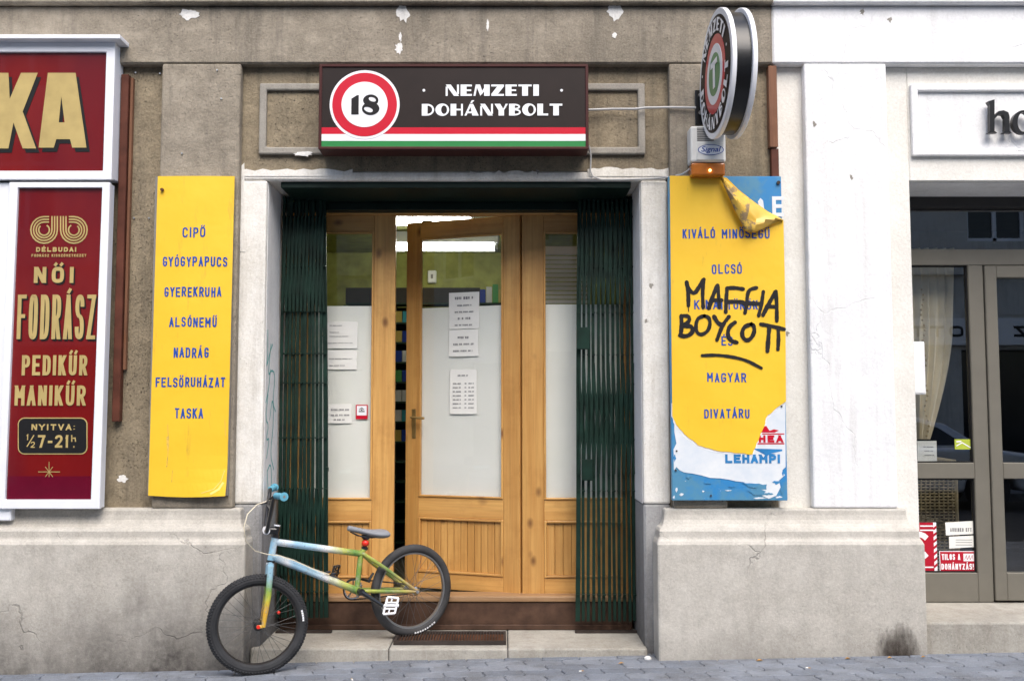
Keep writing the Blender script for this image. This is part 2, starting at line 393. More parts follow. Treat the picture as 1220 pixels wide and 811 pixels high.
W = {}     # world position of each parent
def wp(o): return W.get(o.name, Vector((0, 0, 0))) if o else Vector((0, 0, 0))
def obj(name, mb, mat, parent=None, bevel=0., smooth=False, label=None, kind=None, local=False, seg=1):
    v = mb.v; lo = Vector([min(a[i] for a in v) for i in range(3)]); hi = Vector([max(a[i] for a in v) for i in range(3)]); c = (lo + hi) / 2
    me = bpy.data.meshes.new(name); me.from_pydata([a - c for a in v], [], mb.f); me.validate()
    mats = mat if isinstance(mat, (list, tuple)) else [mat]
    for k in mats: me.materials.append(M[k] if isinstance(k, str) else k)
    if len(mats) > 1 and len(me.polygons) == len(mb.m): me.polygons.foreach_set('material_index', mb.m)
    bm = bmesh.new(); bm.from_mesh(me); bmesh.ops.remove_doubles(bm, verts=bm.verts, dist=1e-6)
    bmesh.ops.recalc_face_normals(bm, faces=bm.faces)
    bm.to_mesh(me); bm.free()
    if smooth:
        me.polygons.foreach_set('use_smooth', [True] * len(me.polygons))
        try: me.set_sharp_from_angle(angle=R(40))
        except Exception: pass
    o = bpy.data.objects.new(name, me); C.objects.link(o)
    o.location = c - (Vector() if local else wp(parent))
    if parent: o.parent = parent
    W[o.name] = c if not local else c
    if bevel:
        b = o.modifiers.new('bevel', 'BEVEL'); b.width = bevel; b.segments = seg; b.limit_method = 'ANGLE'; b.angle_limit = R(40)
    if label: o['label'] = label
    if kind: o['kind'] = kind
    return o
def thing(name, label, cat, loc=(0, 0, 0), group=None, parent=None):
    o = bpy.data.objects.new(name, None); C.objects.link(o); o.location = loc; o.empty_display_size = .1
    o['label'] = label; o['category'] = cat
    if group: o['group'] = group
    W[o.name] = Vector(loc)
    return o
def tag(o, label, cat, group=None):
    o['label'] = label; o['category'] = cat
    if group: o['group'] = group
    return o
def struct(o): o['kind'] = 'structure'; return o
def dup(o, d=Vector((0, 0, 0)), parent=None):
    c = o.copy(); C.objects.link(c); c.location = o.location + Vector(d)
    if parent: c.parent = parent
    for ch in o.children:
        e = ch.copy(); C.objects.link(e); e.parent = c
        for g in ch.children:
            h = g.copy(); C.objects.link(h); h.parent = e
    return c
def sub(parent, name, mb, mat, **k): return obj(name, mb, mat, parent, **k)

# ------------------------------------------------------------------ lettering
def c_(*p): return ('c', list(p))
GL = {
 'A': [[(0, 0), (.5, 1), (1, 0)], [(.17, .3), (.83, .3)]],
 'B': [[(0, 0), (0, 1)], c_((0, 1), (.75, 1), (.95, .9), (.95, .62), (.75, .52), (0, .52)), c_((0, .52), (.78, .52), (1, .42), (1, .1), (.78, 0), (0, 0))],
 'C': [c_((1, .72), (1, .85), (.78, 1), (.22, 1), (0, .83), (0, .17), (.22, 0), (.78, 0), (1, .15), (1, .28))],
 'D': [[(0, 0), (0, 1)], c_((0, 1), (.7, 1), (1, .82), (1, .18), (.7, 0), (0, 0))],
 'E': [[(1, 1), (0, 1), (0, 0), (1, 0)], [(0, .52), (.8, .52)]],
 'F': [[(1, 1), (0, 1), (0, 0)], [(0, .52), (.8, .52)]],
 'G': [c_((1, .72), (1, .85), (.78, 1), (.22, 1), (0, .83), (0, .17), (.22, 0), (.78, 0), (1, .15), (1, .45)), [(1, .45), (.6, .45)]],
 'H': [[(0, 0), (0, 1)], [(1, 0), (1, 1)], [(0, .52), (1, .52)]],
 'I': [[(.5, 0), (.5, 1)]],
 'J': [c_((0, .2), (.2, 0), (.8, 0), (1, .2), (1, 1))],
 'K': [[(0, 0), (0, 1)], [(1, 1), (0, .4)], [(.3, .6), (1, 0)]],
 'L': [[(0, 1), (0, 0), (1, 0)]],
 'M': [[(0, 0), (0, 1), (.5, .35), (1, 1), (1, 0)]],
 'N': [[(0, 0), (0, 1), (1, 0), (1, 1)]],
 'O': [c_((.5, 1), (.22, 1), (0, .83), (0, .17), (.22, 0), (.78, 0), (1, .17), (1, .83), (.78, 1), (.5, 1))],
 'P': [[(0, 0), (0, 1)], c_((0, 1), (.75, 1), (1, .88), (1, .58), (.75, .46), (0, .46))],
 'R': [[(0, 0), (0, 1)], c_((0, 1), (.75, 1), (1, .88), (1, .6), (.75, .48), (0, .48)), [(.5, .48), (1, 0)]],
 'S': [c_((1, .75), (1, .86), (.78, 1), (.22, 1), (0, .86), (0, .66), (.25, .53), (.75, .5), (1, .36), (1, .14), (.78, 0), (.22, 0), (0, .14), (0, .26))],
 'T': [[(0, 1), (1, 1)], [(.5, 1), (.5, 0)]],
 'U': [c_((0, 1), (0, .17), (.22, 0), (.78, 0), (1, .17), (1, 1))],
 'V': [[(0, 1), (.5, 0), (1, 1)]],
 'X': [[(0, 0), (1, 1)], [(0, 1), (1, 0)]],
 'Y': [[(0, 1), (.5, .45), (1, 1)], [(.5, .45), (.5, 0)]],
 'Z': [[(0, 1), (1, 1), (0, 0), (1, 0)]],
 '1': [[(.1, .75), (.5, 1), (.5, 0)]],
 '2': [c_((0, .75), (0, .86), (.22, 1), (.78, 1), (1, .86), (1, .65), (.7, .42), (0, 0)), [(0, 0), (1, 0)]],
 '7': [[(0, 1), (1, 1), (.35, 0)]],
 '-': [[(0, .45), (1, .45)]],
 '!': [[(.5, 1), (.5, .35)], [(.5, .12), (.5, 0)]],
 ':': [[(.5, .8), (.5, .66)], [(.5, .16), (.5, .02)]],
 '.': [[(.5, .12), (.5, 0)]],
 '/': [[(0, 0), (1, 1)]],
 ' ': [],
}
ACC = {'Á': ('A', 'a'), 'É': ('E', 'a'), 'Ó': ('O', 'a'), 'Í': ('I', 'a'), 'Ú': ('U', 'a'), 'Ő': ('O', 'd'), 'Ű': ('U', 'd'), 'Ö': ('O', 'u'), 'Ü': ('U', 'u')}
NARROW = {'I': .35, '1': .5, '!': .3, ':': .3, '.': .3, ' ': .6, '/': .6, 'M': 1.15, '-': .6}
def chaikin(p, it=2):
    for _ in range(it):
        q = [p[0]]
        for a, b in zip(p, p[1:]):
            q += [(a[0] * .75 + b[0] * .25, a[1] * .75 + b[1] * .25), (a[0] * .25 + b[0] * .75, a[1] * .25 + b[1] * .75)]
        q.append(p[-1]); p = q
    return p
def ribbon(mb, pts, wd, y, mi=0, caps=0, th=.0004, var=0., seed=0):
    """stroke of width wd along pts (x, z) on plane y, mitred"""
    pts = [Vector((p[0], p[1])) for p in pts]
    q = [pts[0]]
    for p in pts[1:]:
        if (p - q[-1]).length > 1e-5: q.append(p)
    pts = q; n = len(pts)
    if n < 2: return
    closed = (pts[0] - pts[-1]).length < 1e-4 and n > 3
    if closed: pts = pts[:-1]; n -= 1
    L, Rr = [], []
    for i in range(n):
        if closed: a, b = pts[i] - pts[i - 1], pts[(i + 1) % n] - pts[i]
        else:
            a = pts[i] - pts[i - 1] if i else pts[1] - pts[0]
            b = pts[i + 1] - pts[i] if i < n - 1 else pts[-1] - pts[-2]
        a.normalize(); b.normalize()
        na = Vector((-a.y, a.x)); nb = Vector((-b.y, b.x)); m = na + nb
        if m.length < .3: m = na
        m.normalize(); k = wd / 2 / max(.42, m.dot(na)) * (1 + var * (math.sin(i * .55 + seed) + .6 * math.sin(i * 1.7 + seed * 2.3)))
        L.append(pts[i] + m * k); Rr.append(pts[i] - m * k)
    segs = n if closed else n - 1
    for i in range(segs):
        j = (i + 1) % n; yy = y - (i % 9) * .000012
        mb.add([(L[i].x, yy, L[i].y), (Rr[i].x, yy, Rr[i].y), (Rr[j].x, yy, Rr[j].y), (L[j].x, yy, L[j].y)], [(0, 1, 2, 3)], mi)
    if caps:
        for c in (pts[0], pts[-1]):
            k = 14; mb.add([(c.x + wd * .5 * caps * math.cos(2 * math.pi * j / k), y - .0002, c.y + wd * .5 * caps * math.sin(2 * math.pi * j / k)) for j in range(k)], [tuple(range(k))], mi)
def stroke_text(mb, txt, x0, x1, z0, z1, y, wd, gap=.35, mi=0, acc=.3, wide=1., jit=0.):
    """cap lettering filling x0..x1, z0..z1; wd stroke width in metres"""
    ws = []
    for ch in txt:
        b = ACC.get(ch, (ch, ''))[0]; ws.append(NARROW.get(b, wide))
    tot = sum(ws) + gap * (len(txt) - 1); u = (x1 - x0) / tot; x = x0; H = z1 - z0; k = 0
    for ch, wch in zip(txt, ws):
        dj = random.uniform(-jit, jit) * wd; b, ac = ACC.get(ch, (ch, '')); a0 = x + wd / 2 + random.uniform(-jit, jit) * wd * .6; a1 = x + wch * u - wd / 2; 
        if a1 < a0: a0 = a1 = (a0 + a1) / 2
        zz0 = z0 + wd / 2; zz1 = z1 - wd / 2
        for st in GL.get(b, []):
            curvy = st[0] == 'c'
            pp = [(a0 + q[0] * (a1 - a0), zz0 + q[1] * (zz1 - zz0)) for q in (chaikin(st[1]) if curvy else st)]
            if curvy:
                if b == 'U': pp = [(pp[0][0], z1)] + pp + [(pp[-1][0], z1)]
                if jit: pp = [(q[0], q[1] + dj) for q in pp]
                ribbon(mb, pp, wd, y - k * .00004, mi); k += 1; continue
            if jit: pp = [(q[0], q[1] + dj) for q in pp]
            for (p, q) in zip(pp, pp[1:]):
                k += 1; yk = y - k * .00004
                if abs(p[1] - q[1]) < 1e-5:
                    xa_, xb_ = sorted((p[0], q[0])); e_ = 0 if b == 'A' else wd / 2
                    mb.add([(xa_ - e_, yk, p[1] - wd / 2), (xb_ + e_, yk, p[1] - wd / 2), (xb_ + e_, yk, p[1] + wd / 2), (xa_ - e_, yk, p[1] + wd / 2)], [(0, 1, 2, 3)], mi); continue
                lo, hi = (p, q) if p[1] < q[1] else (q, p)
                dx, dz = hi[0] - lo[0], hi[1] - lo[1]; hw = min(wd * .95, wd / 2 * math.hypot(dx, dz) / dz)
                bt_ = wd / 2 if abs(lo[1] - dj - zz0) < 1e-5 and not (b in 'Y' and dx) else 0; tp_ = wd / 2 if abs(hi[1] - dj - zz1) < 1e-5 else 0
                sl = dx / dz if b not in 'ZN27K' else 0
                xl0, xh0 = lo[0] - sl * bt_, hi[0] + sl * tp_
                mb.add([(xl0 - hw, yk, lo[1] - bt_), (xl0 + hw, yk, lo[1] - bt_), (xh0 + hw, yk, hi[1] + tp_), (xh0 - hw, yk, hi[1] + tp_)], [(0, 1, 2, 3)], mi)
        cx = (a0 + a1) / 2; dh = min(H * acc * .6, wd * 1.25); t = z1 + min(H * .07, wd * .35)
        if ac == 'a': ribbon(mb, [(cx - wd * .2, t), (cx + wd * .5, t + dh)], wd * .8, y, mi)
        if ac == 'd':
            for s_ in (-.75, .75): ribbon(mb, [(cx + s_ * wd - wd * .2, t), (cx + s_ * wd + wd * .4, t + dh)], wd * .75, y, mi)
        if ac == 'u':
            for s_ in (-.8, .8): ribbon(mb, [(cx + s_ * wd, t), (cx + s_ * wd, t + dh * .7)], wd * .8, y, mi)
        x += (wch + gap) * u
def px_text(mb, txt, px0, px1, pyt, pyb, y, wd_px, **k):
    a = P(px0, (pyt + pyb) / 2, y); b = P(px1, (pyt + pyb) / 2, y)
    stroke_text(mb, txt, a.x, b.x, PZ(pyb, y), PZ(pyt, y), y, wd_px / F * y, **k)
def font_mesh(mb, txt, x0, x1, z0, z1, y, offset=0., shear=0., mi=0, fit=True):
    """lettering from Blender's built-in face, fitted to a box"""
    cu = bpy.data.curves.new('t', 'FONT'); cu.body = txt; cu.offset = offset; cu.shear = shear; cu.resolution_u = 3
    o = bpy.data.objects.new('t', cu); C.objects.link(o)
    dg = bpy.context.evaluated_depsgraph_get(); me = bpy.data.meshes.new_from_object(o.evaluated_get(dg))
    vs = [v.co.copy() for v in me.vertices]; fs = [tuple(p.vertices) for p in me.polygons]
    C.objects.unlink(o); bpy.data.objects.remove(o); bpy.data.curves.remove(cu)
    if not vs: return
    ax = min(v.x for v in vs); bx = max(v.x for v in vs); az = min(v.y for v in vs); bz = max(v.y for v in vs)
    mb.add([(x0 + (v.x - ax) / (bx - ax) * (x1 - x0), y, z0 + (v.y - az) / (bz - az) * (z1 - z0)) for v in vs], fs, mi)
    bpy.data.meshes.remove(me)
def ell(cx, cz, rx, rz, n=32, tilt=0):
    o = []
    for i in range(n):
        a = 2 * math.pi * i / n; x = rx * math.cos(a); z = rz * math.sin(a)
        o.append((cx + x * math.cos(tilt) - z * math.sin(tilt), cz + x * math.sin(tilt) + z * math.cos(tilt)))
    return o
def deco(ch):
    """heavy two-weight capitals: list of ('p', polygon) or ('r', outer, inner); unit height, returns width"""
    b, ac = ACC.get(ch, (ch, ''))
    def rc(a, c, d, e): return ('p', [(a, d), (c, d), (c, e), (a, e)])
    def half(x0, rx, z0, z1, t, n=12):
        cz = (z0 + z1) / 2; rz = (z1 - z0) / 2
        o = [(x0 + rx * math.sin(math.pi * i / n), cz + rz * math.cos(math.pi * i / n)) for i in range(n + 1)]
        i_ = [(x0 + (rx - t) * math.sin(math.pi * i / n), cz + (rz - t) * math.cos(math.pi * i / n)) for i in range(n + 1)]
        return [('p', [o[k], o[k + 1], i_[k + 1], i_[k]]) for k in range(n)]
    if b == 'N': s, w_ = [rc(0, .15, 0, .82), ('p', [(0, 1), (.38, 1), (1.0, .0), (.62, 0)]), rc(.85, 1, .15, 1)], 1.0
    elif b == 'E': s, w_ = [rc(0, .45, 0, 1), rc(.45, .85, .83, 1), rc(.45, .8, .42, .57), rc(.45, .85, 0, .17)], .85
    elif b == 'M': s, w_ = [('p', [(0, 0), (.15, 0), (.3, 1), (.17, 1)]), ('p', [(.17, 1), (.5, 1), (.68, .35), (.52, .0)]), ('p', [(.58, .3), (.95, 1), (1.2, 1), (1.2, 1), (.6, .1)]), rc(.8, 1.22, 0, 1)], 1.22
    elif b == 'Z': s, w_ = [rc(0, .95, .83, 1), ('p', [(.45, .83), (.95, .83), (.5, .17), (0, .17)]), rc(0, .95, 0, .17)], .95
    elif b == 'T': s, w_ = [rc(0, 1, .83, 1), rc(.28, .72, 0, .83)], 1.0
    elif b == 'I': s, w_ = [rc(0, .42, 0, 1)], .42
    elif b == 'D': s, w_ = [rc(0, .45, 0, 1)] + half(.45, .52, 0, 1, .15), .97
    elif b == 'O': s, w_ = [('r', ell(.52, .5, .54, .53), ell(.66, .5, .23, .36))], 1.05
    elif b == 'H': s, w_ = [rc(0, .45, 0, 1), rc(.45, .82, .44, .58), rc(.82, .97, 0, 1)], .97
    elif b == 'A': s, w_ = [('p', [(0, 0), (.16, 0), (.55, .9), (.42, 1)]), ('p', [(.42, 1), (.68, 1), (1.12, 0), (.62, 0)]), rc(.22, .66, .2, .34)], 1.12
    elif b == 'Y': s, w_ = [('p', [(0, 1), (.45, 1), (.75, .45), (.32, .45)]), ('p', [(.62, .45), (.78, .5), (1.05, 1), (.88, 1)]), rc(.32, .75, 0, .45)], 1.02
    elif b == 'B': s, w_ = [rc(0, .45, 0, 1)] + half(.45, .42, .5, 1, .14) + half(.45, .48, 0, .57, .14), .93
    elif b == 'L': s, w_ = [rc(0, .45, 0, 1), rc(.45, .85, 0, .17)], .85
    else: s, w_ = [], .5
    if ac: s.append(('p', [(.45, 1.07), (.6, 1.07), (.78, 1.3), (.58, 1.3)]))
    return s, w_
def deco_text(txt, f, mb, gap=.12, mi=0):
    """f maps (x, z, total width) to a point; z in units of cap height"""
    tot = sum(deco(c)[1] for c in txt) + gap * (len(txt) - 1); x = 0; k = 0
    for ch in txt:
        s, w_ = deco(ch)
        for e in s:
            if e[0] == 'p': mb.add([f(a + x, z, tot, k) for a, z in e[1]], [tuple(range(len(e[1])))], mi)
            else:
                n = len(e[1]); mb.add([f(a + x, z, tot, k) for a, z in e[1] + e[2]], [(i, (i + 1) % n, n + (i + 1) % n, n + i) for i in range(n)], mi)
            k += 1
        x += w_ + gap

def ragged(pts, amp, n=3):
    out = []
    for a, b in zip(pts, pts[1:] + pts[:1]):
        for i in range(n):
            t = i / n; out.append((a[0] + (b[0] - a[0]) * t + random.uniform(-amp, amp), a[1] + (b[1] - a[1]) * t + random.uniform(-amp, amp)))
    return out
def px_poly(pts, y): return [(P(a, b, y).x, P(a, b, y).z) for a, b in pts]

# ================================================================== THE FACADE
YC, YA, YB, YP, YD = 5.36, 5.40, 5.46, 5.30, 5.97     # cornice, pilaster face, recessed wall, plinth, door plane
ZTOP = 6.5
XL, XR = -9.0, 9.0
SPLIT = PX(922, 140, YA)
zF0, zF1 = PZ(76, YA), PZ(7, YA)
DL, DR, DTOP = PX(315, 400, YB), PX(765, 400, YB), PZ(215, YB)
WL, WTOP = PX(1089, 400, YB), PZ(216, YB)
WR = WL + 2.6
bld = thing('plastered_building', 'old street building with grey-brown plaster around the tobacco shop and white paint on the right', 'building', (0, YB, 0))
def bx(name, mat, x0, x1, y0, y1, z0, z1, bevel=.006, label=None, par=bld, seg=1):
    return obj(name, MB().box(x0, x1, y0, y1, z0, z1), mat, par, bevel=bevel, label=label, seg=seg)
# cornice and frieze
bx('cornice', 'grey', XL, SPLIT, YC, 6.0, zF1 + .0, zF1 + .35, .008, 'grey cornice band')
bx('cornice', 'white', SPLIT, XR, YC, 6.0, zF1 + .0, zF1 + .35, .008, 'white painted cornice band')
bx('upper_wall', 'grey', XL, SPLIT, YA, 6.0, zF1 + .35, ZTOP, 0, 'grey plaster upper wall')
bx('upper_wall', 'white', SPLIT, XR, YA, 6.0, zF1 + .35, ZTOP, 0, 'white painted upper wall')
bx('frieze', 'grey', XL, SPLIT, YA, 6.0, zF0, zF1, .01, 'weathered grey-brown frieze')
bx('frieze', 'white', SPLIT, XR, YA, 6.0, zF0, zF1, .01, 'white painted frieze')
# recessed wall
aL = PX(281, 400, YB); aR = PX(797, 400, YB)
zA = PZ(204, YB); zLow = PZ(604, YA)
bx('recessed_wall', 'greyrec', XL, aL, YB, 6.0, -.3, zF0, 0, 'grey-ochre recessed wall left of the shop door')
bx('recessed_wall', 'greyrec', aL, aR, YB, 6.0, zA, zF0, 0, 'grey-ochre recessed wall over the shop door')
bx('recessed_wall', 'greyrec', aR, SPLIT, YB, 6.0, zLow - .2, zF0, 0, 'grey-ochre recessed wall right of the shop door')
bx('recessed_wall', 'cream', SPLIT, WL, YB, 6.0, -.3, zF0, .006, 'white painted recessed wall')
bx('recessed_wall', 'cream', WL, WR, YB, 6.0, WTOP, zF0, .006, 'white painted wall over the shop window')
bx('recessed_wall', 'cream', WR, XR, YB, 6.0, -.3, zF0, .006, 'white painted wall right of the shop window')
bx('recessed_wall', 'lowstone', aR, SPLIT, YB, 6.0, -.3, zLow - .2, 0)
# worn white door surround: front faces and reveals
zJ = PZ(600, YB)
bx('door_jamb', 'jamb', aL, DL, YB, 5.98, zJ, DTOP, .012, 'worn white plaster left door jamb', seg=2)
bx('door_jamb', 'jamb', DR, aR, YB, 5.98, zJ, DTOP, .012, 'worn white plaster right door jamb', seg=2)
bx('door_lintel', 'jamb', aL, aR, YB, 5.98, DTOP, zA, .01, 'worn white plaster strip over the doorway')
bx('jamb_base', 'lowstone', aL, DL, YB + .004, 5.98, -.2, zJ, .012, 'dirty grey base of the left door jamb')
bx('jamb_base', 'lowstone', DR, aR, YB + .004, 5.98, -.2, zJ, .012, 'dirty grey base of the right door jamb')
# thin paint coat on the reveals, a little cooler than the front
obj('reveal_paint', MB().box(DL, DL + .003, YB + .03, 5.97, zJ, DTOP - .003), 'jambside', bld)
obj('reveal_paint', MB().box(DR - .003, DR, YB + .03, 5.97, zJ, DTOP - .003), 'jambside', bld)
# ragged painted edge over the strip
for (a, b, c_y) in ((284, 420, 203), (560, 640, 205), (700, 797, 201)):
    top = [(a + (b - a) * i / 14, c_y + random.uniform(-2.2, 2.2)) for i in range(15)]
    obj('plaster_patch', MB().prism(px_poly(top + [(b, 210), (a, 210)], YB - .004), YB - .004, YB + .002), 'jamb', bld)
obj('plaster_patch', MB().prism(px_poly([(283, 300), (284, 205), (276 + 12, 197), (291, 194), (292, 300)], YB - .003), YB - .003, YB + .001), 'jamb', bld)
# pilasters
pil = [(193, 286, 'grey', 'grey pilaster behind the left yellow board'), (797, 859, 'grey', 'grey pilaster carrying the round sign'), (958, 1056, 'white', 'white painted pilaster')]
for a, b, m_, l in pil:
    x0, x1 = PX(a, 85, YA), PX(b, 85, YA)
    if m_ == 'grey' and a < 300: x1 = PX(281, 400, YA)
    bx('pilaster', m_, x0, x1, YA, YB, zLow - .005, zF0, .01, l, seg=2)
bx('pilaster', 'grey', XL, PX(-60, 100, YA), YA, YB, zLow - .005, zF0, .01, 'grey pilaster behind the hairdresser sign')
# framed panels over the door
def panel(px0, px1, py0, py1, y, mat, wd, proud, label=None, inner=None):
    x0, x1 = PX(px0, (py0 + py1) / 2, y), PX(px1, (py0 + py1) / 2, y); z0, z1 = PZ(py1, y), PZ(py0, y)
    o = [(x0, z0), (x1, z0), (x1, z1), (x0, z1)]; i = [(x0 + wd, z0 + wd), (x1 - wd, z0 + wd), (x1 - wd, z1 - wd), (x0 + wd, z1 - wd)]
    m = MB(); m.ring(o, i, y - proud, y + .001)
    p = obj('panel_moulding', m, mat, bld, bevel=.008, seg=2, label=label)
    if inner: obj('panel_field', MB().box(x0 + wd, x1 - wd, y - .006, y + .001, z0 + wd, z1 - wd), inner, bld)
panel(310, 768, 101, 185, YB, 'mould', .04, .028, 'grey rectangular moulding behind the tobacco shop sign', 'greyrec')
panel(1084, 1360, 102, 187, YB, 'white', .04, .028, 'white rectangular moulding around the black letters', 'white')
# plinths with a hollow moulding on top
prof = [(.160, -.3), (.160, .655), (.150, .672), (.135, .680), (.132, .722), (.120, .735), (.098, .742), (.082, .755), (.070, .775), (.064, .80), (.062, .835)]
def plinth(xa, xb, mat, endA, endB, label):
    m = MB(); n = len(prof); v = []
    for p, z in prof:
        ins = (.160 - p) * .55
        a = xa + (ins if endA else 0); b = xb - (ins if endB else 0)
        v += [(a, 5.5, z), (a, YB - p, z), (b, YB - p, z), (b, 5.5, z)]
    f = []
    for i in range(n - 1):
        for j in range(3): f.append((4 * i + j, 4 * i + j + 1, 4 * i + 5 + j, 4 * i + 4 + j))
    f.append((4 * n - 4, 4 * n - 3, 4 * n - 2, 4 * n - 1))
    m.add(v, f)
    return obj('plinth', m, mat, bld, bevel=.012, seg=2, smooth=False, label=label)
plinth(XL, PX(291, 720, YP), 'plinth', False, True, 'cracked grey plinth with dark dirt along its foot')
plinth(PX(784, 720, YP), PX(1104, 700, YP), 'plinth2', True, True, 'pale plinth between the two shop fronts')
plinth(WR - .05, XR, 'plinth2', True, False, 'pale plinth right of the shop window')
# burnt dark stain at the right plinth foot: its own soot patch
def sootmat():
    m, nt, b = newmat('soot_stain'); b.inputs['Roughness'].default_value = .95; b.inputs['Base Color'].default_value = (.055, .042, .034, 1); b.inputs['Specular IOR Level'].default_value = .1
    tc = nd(nt, 'ShaderNodeTexCoord').outputs['Generated']
    g = nd(nt, 'ShaderNodeTexGradient', gradient_type='SPHERICAL')
    vm = nd(nt, 'ShaderNodeVectorMath', operation='MULTIPLY_ADD'); nt.links.new(tc, vm.inputs[0]); vm.inputs[1].default_value = (2, 0, 1.0); vm.inputs[2].default_value = (-1, 0, 0)
    nt.links.new(vm.outputs[0], g.inputs[0])
    n = noise(nt, scaled(nt, wpos(nt), (1, 1, .35)), 28, 6, .7)
    f = mth(nt, 'MULTIPLY', mapr(nt, mth(nt, 'ADD', g.outputs[1], mth(nt, 'MULTIPLY', mth(nt, 'SUBTRACT', n, .5), 1.0)), .1, 1.0), .7)
    nt.links.new(f, b.inputs['Alpha']); return m
M['soot'] = sootmat()
a = P(1010, 740, YP - .0015)
obj('soot_stain', MB().box(PX(1034, 740, YP), PX(1103, 740, YP), YP - .0015, YP - .0005, .05, .29), 'soot', bld)
# flaked white paint on the frieze
for c_p, rx, rz in (((226, 17), 12, 8), ((480, 15), 9, 13), ((475, 58), 5, 8), ((477, 44), 2, 6), ((733, 14), 10, 12), ((732, 42), 3, 4), ((581, 30), 1.6, 9), ((390, 178), 6, 5), ((362, 183), 12, 4), ((146, 570), 7, 5), ((375, 104), 6, 4)):
    y = (YA if c_p[1] < 76 else YB) - .002
    if 170 < c_p[1] < 200: y = YB - .03
    pts = [(c_p[0] + rx * random.uniform(.55, 1.1) * math.cos(t / 22 * 2 * math.pi), c_p[1] + rz * random.uniform(.55, 1.1) * math.sin(t / 22 * 2 * math.pi)) for t in range(22)]
    obj('paint_flake', MB().prism(px_poly(pts, y), y, y + .003), 'patch', bld)
for c_p, r_ in (((1027, 14), 4), ((1060, 24), 3), ((970, 148), 3), ((1014, 211), 3), ((640, 205), 3), ((776, 340), 3), ((770, 382), 2.5), ((938, 397), 3)):
    y = (YA if c_p[1] < 76 or (960 < c_p[0] < 1050) else YB) - .001
    pts = [(c_p[0] + r_ * random.uniform(.3, 1.2) * math.cos(t / 12 * 2 * math.pi), c_p[1] + r_ * random.uniform(.4, 1.5) * math.sin(t / 12 * 2 * math.pi)) for t in range(12)]
    obj('plaster_chip', MB().prism(px_poly(pts, y), y, y + .002), 'mould', bld)
# teal tag on the left reveal: strokes lie on the reveal face (x = DL + .005)
tagm = MB(); gx = DL + .0045
def reveal_stroke(pts, wd=.010):
    q = [(p[0], p[1]) for p in chaikin(pts, 2)]; t = MB(); ribbon(t, q, wd, 0)
    tagm.add([(gx, v.x, v.z) for v in t.v], t.f)
def rz_(py): return PZ(py, 5.65)
for st in ([(5.52, 395), (5.53, 425), (5.50, 440), (5.58, 420), (5.64, 410)], [(5.60, 410), (5.54, 450), (5.62, 440), (5.72, 445), (5.66, 480), (5.74, 490)],
           [(5.55, 470), (5.50, 500), (5.58, 505), (5.52, 525), (5.60, 520), (5.54, 545)], [(5.60, 500), (5.66, 470), (5.70, 505), (5.62, 540), (5.72, 560)],
           [(5.56, 560), (5.64, 550), (5.68, 575), (5.60, 590), (5.56, 560)], [(5.5, 480), (5.56, 465), (5.60, 440)]):
    reveal_stroke([(a, rz_(b)) for a, b in st])
obj('graffiti_tag', tagm, 'teal', bld, label='thin teal tag on the white door reveal')
# soffit of the doorway: dark green roller box
bx('shutter_box', 'dgreen', DL + .07, DR - .05, YB + .03, 5.93, DTOP - .035, DTOP - .001, .003, 'dark green metal soffit of the doorway')
bx('head_beam', 'dgreen', DL + .004, DR - .004, 5.86, 5.965, PZ(254, 5.96), DTOP - .036, .003, 'dark green beam over the door')

# ------------------------------------------------------------------ door step, threshold
zS = .092
stp = thing('door_step', 'worn pale stone door step in three slabs under the shop door', 'door step', (-.3, 5.6, 0))
x0s, x1s = PX(291, 720, YP) + .003, PX(772, 770, 5.42)
js = [x0s, PX(463, 770, 5.42), PX(605, 770, 5.42), x1s]
for i in range(3):
    z = zS - .001 * (i == 1)
    obj('step_slab', MB().box(js[i] + .002, js[i + 1] - .002, 5.42, 5.95, -.15, z), 'step', stp, bevel=.009, seg=2)
obj('step_joint', MB().box(x0s, x1s - .01, 5.435, 5.94, -.15, zS - .006), 'sand', stp)
obj('hidden_fill', MB().box(DL - .05, DR + .05, 5.95, 6.1, -.2, zS), 'roomdark', stp).name = 'step_core'
# small iron mat let into the step
gm = thing('iron_boot_grating', 'small rusty iron boot grating lying on the door step behind the bicycle', 'grating', (0, 5.6, zS))
gxa, gxb = PX(471, 752, 5.6), PX(603, 752, 5.6)
g = MB()
g.ring([(gxa, 0), (gxb, 0), (gxb, 1), (gxa, 1)], [(gxa, 0), (gxb, 0), (gxb, 1), (gxa, 1)], 0, 0)
g = MB()
for (a0, a1, b0, b1) in ((gxa, gxb, 5.50, 5.515), (gxa, gxb, 5.735, 5.75), (gxa, gxa + .015, 5.515, 5.735), (gxb - .015, gxb, 5.515, 5.735)): g.box(a0, a1, b0, b1, zS + .001, zS + .022)
obj('grating_frame', g, 'darkiron', gm)
obj('tray', MB().box(gxa + .015, gxb - .015, 5.515, 5.735, zS + .001, zS + .006), 'rust', gm)
bar = obj('grating_bar', MB().box(gxa + .02, gxa + .024, 5.515, 5.735, zS + .006, zS + .02), 'darkiron', gm)
nb = int((gxb - gxa - .04) / .016)
for i in range(1, nb + 1): dup(bar, (i * .016, 0, 0), gm)
# threshold
bx('threshold', 'sill', DL + .01, DR - .01, 5.885, 6.05, zS + .002, PZ(716, 5.9), .008, 'brown painted threshold riser', seg=2)
bx('threshold_board', 'pined', DL + .01, DR - .01, 5.875, 6.03, PZ(716, 5.9) + .001, PZ(709, 5.9), .006, 'worn wooden threshold board', seg=2)
bx('threshold_strip', 'sill', DL + .02, DR - .02, 5.868, 5.885, zS + .002, zS + .03, .003)

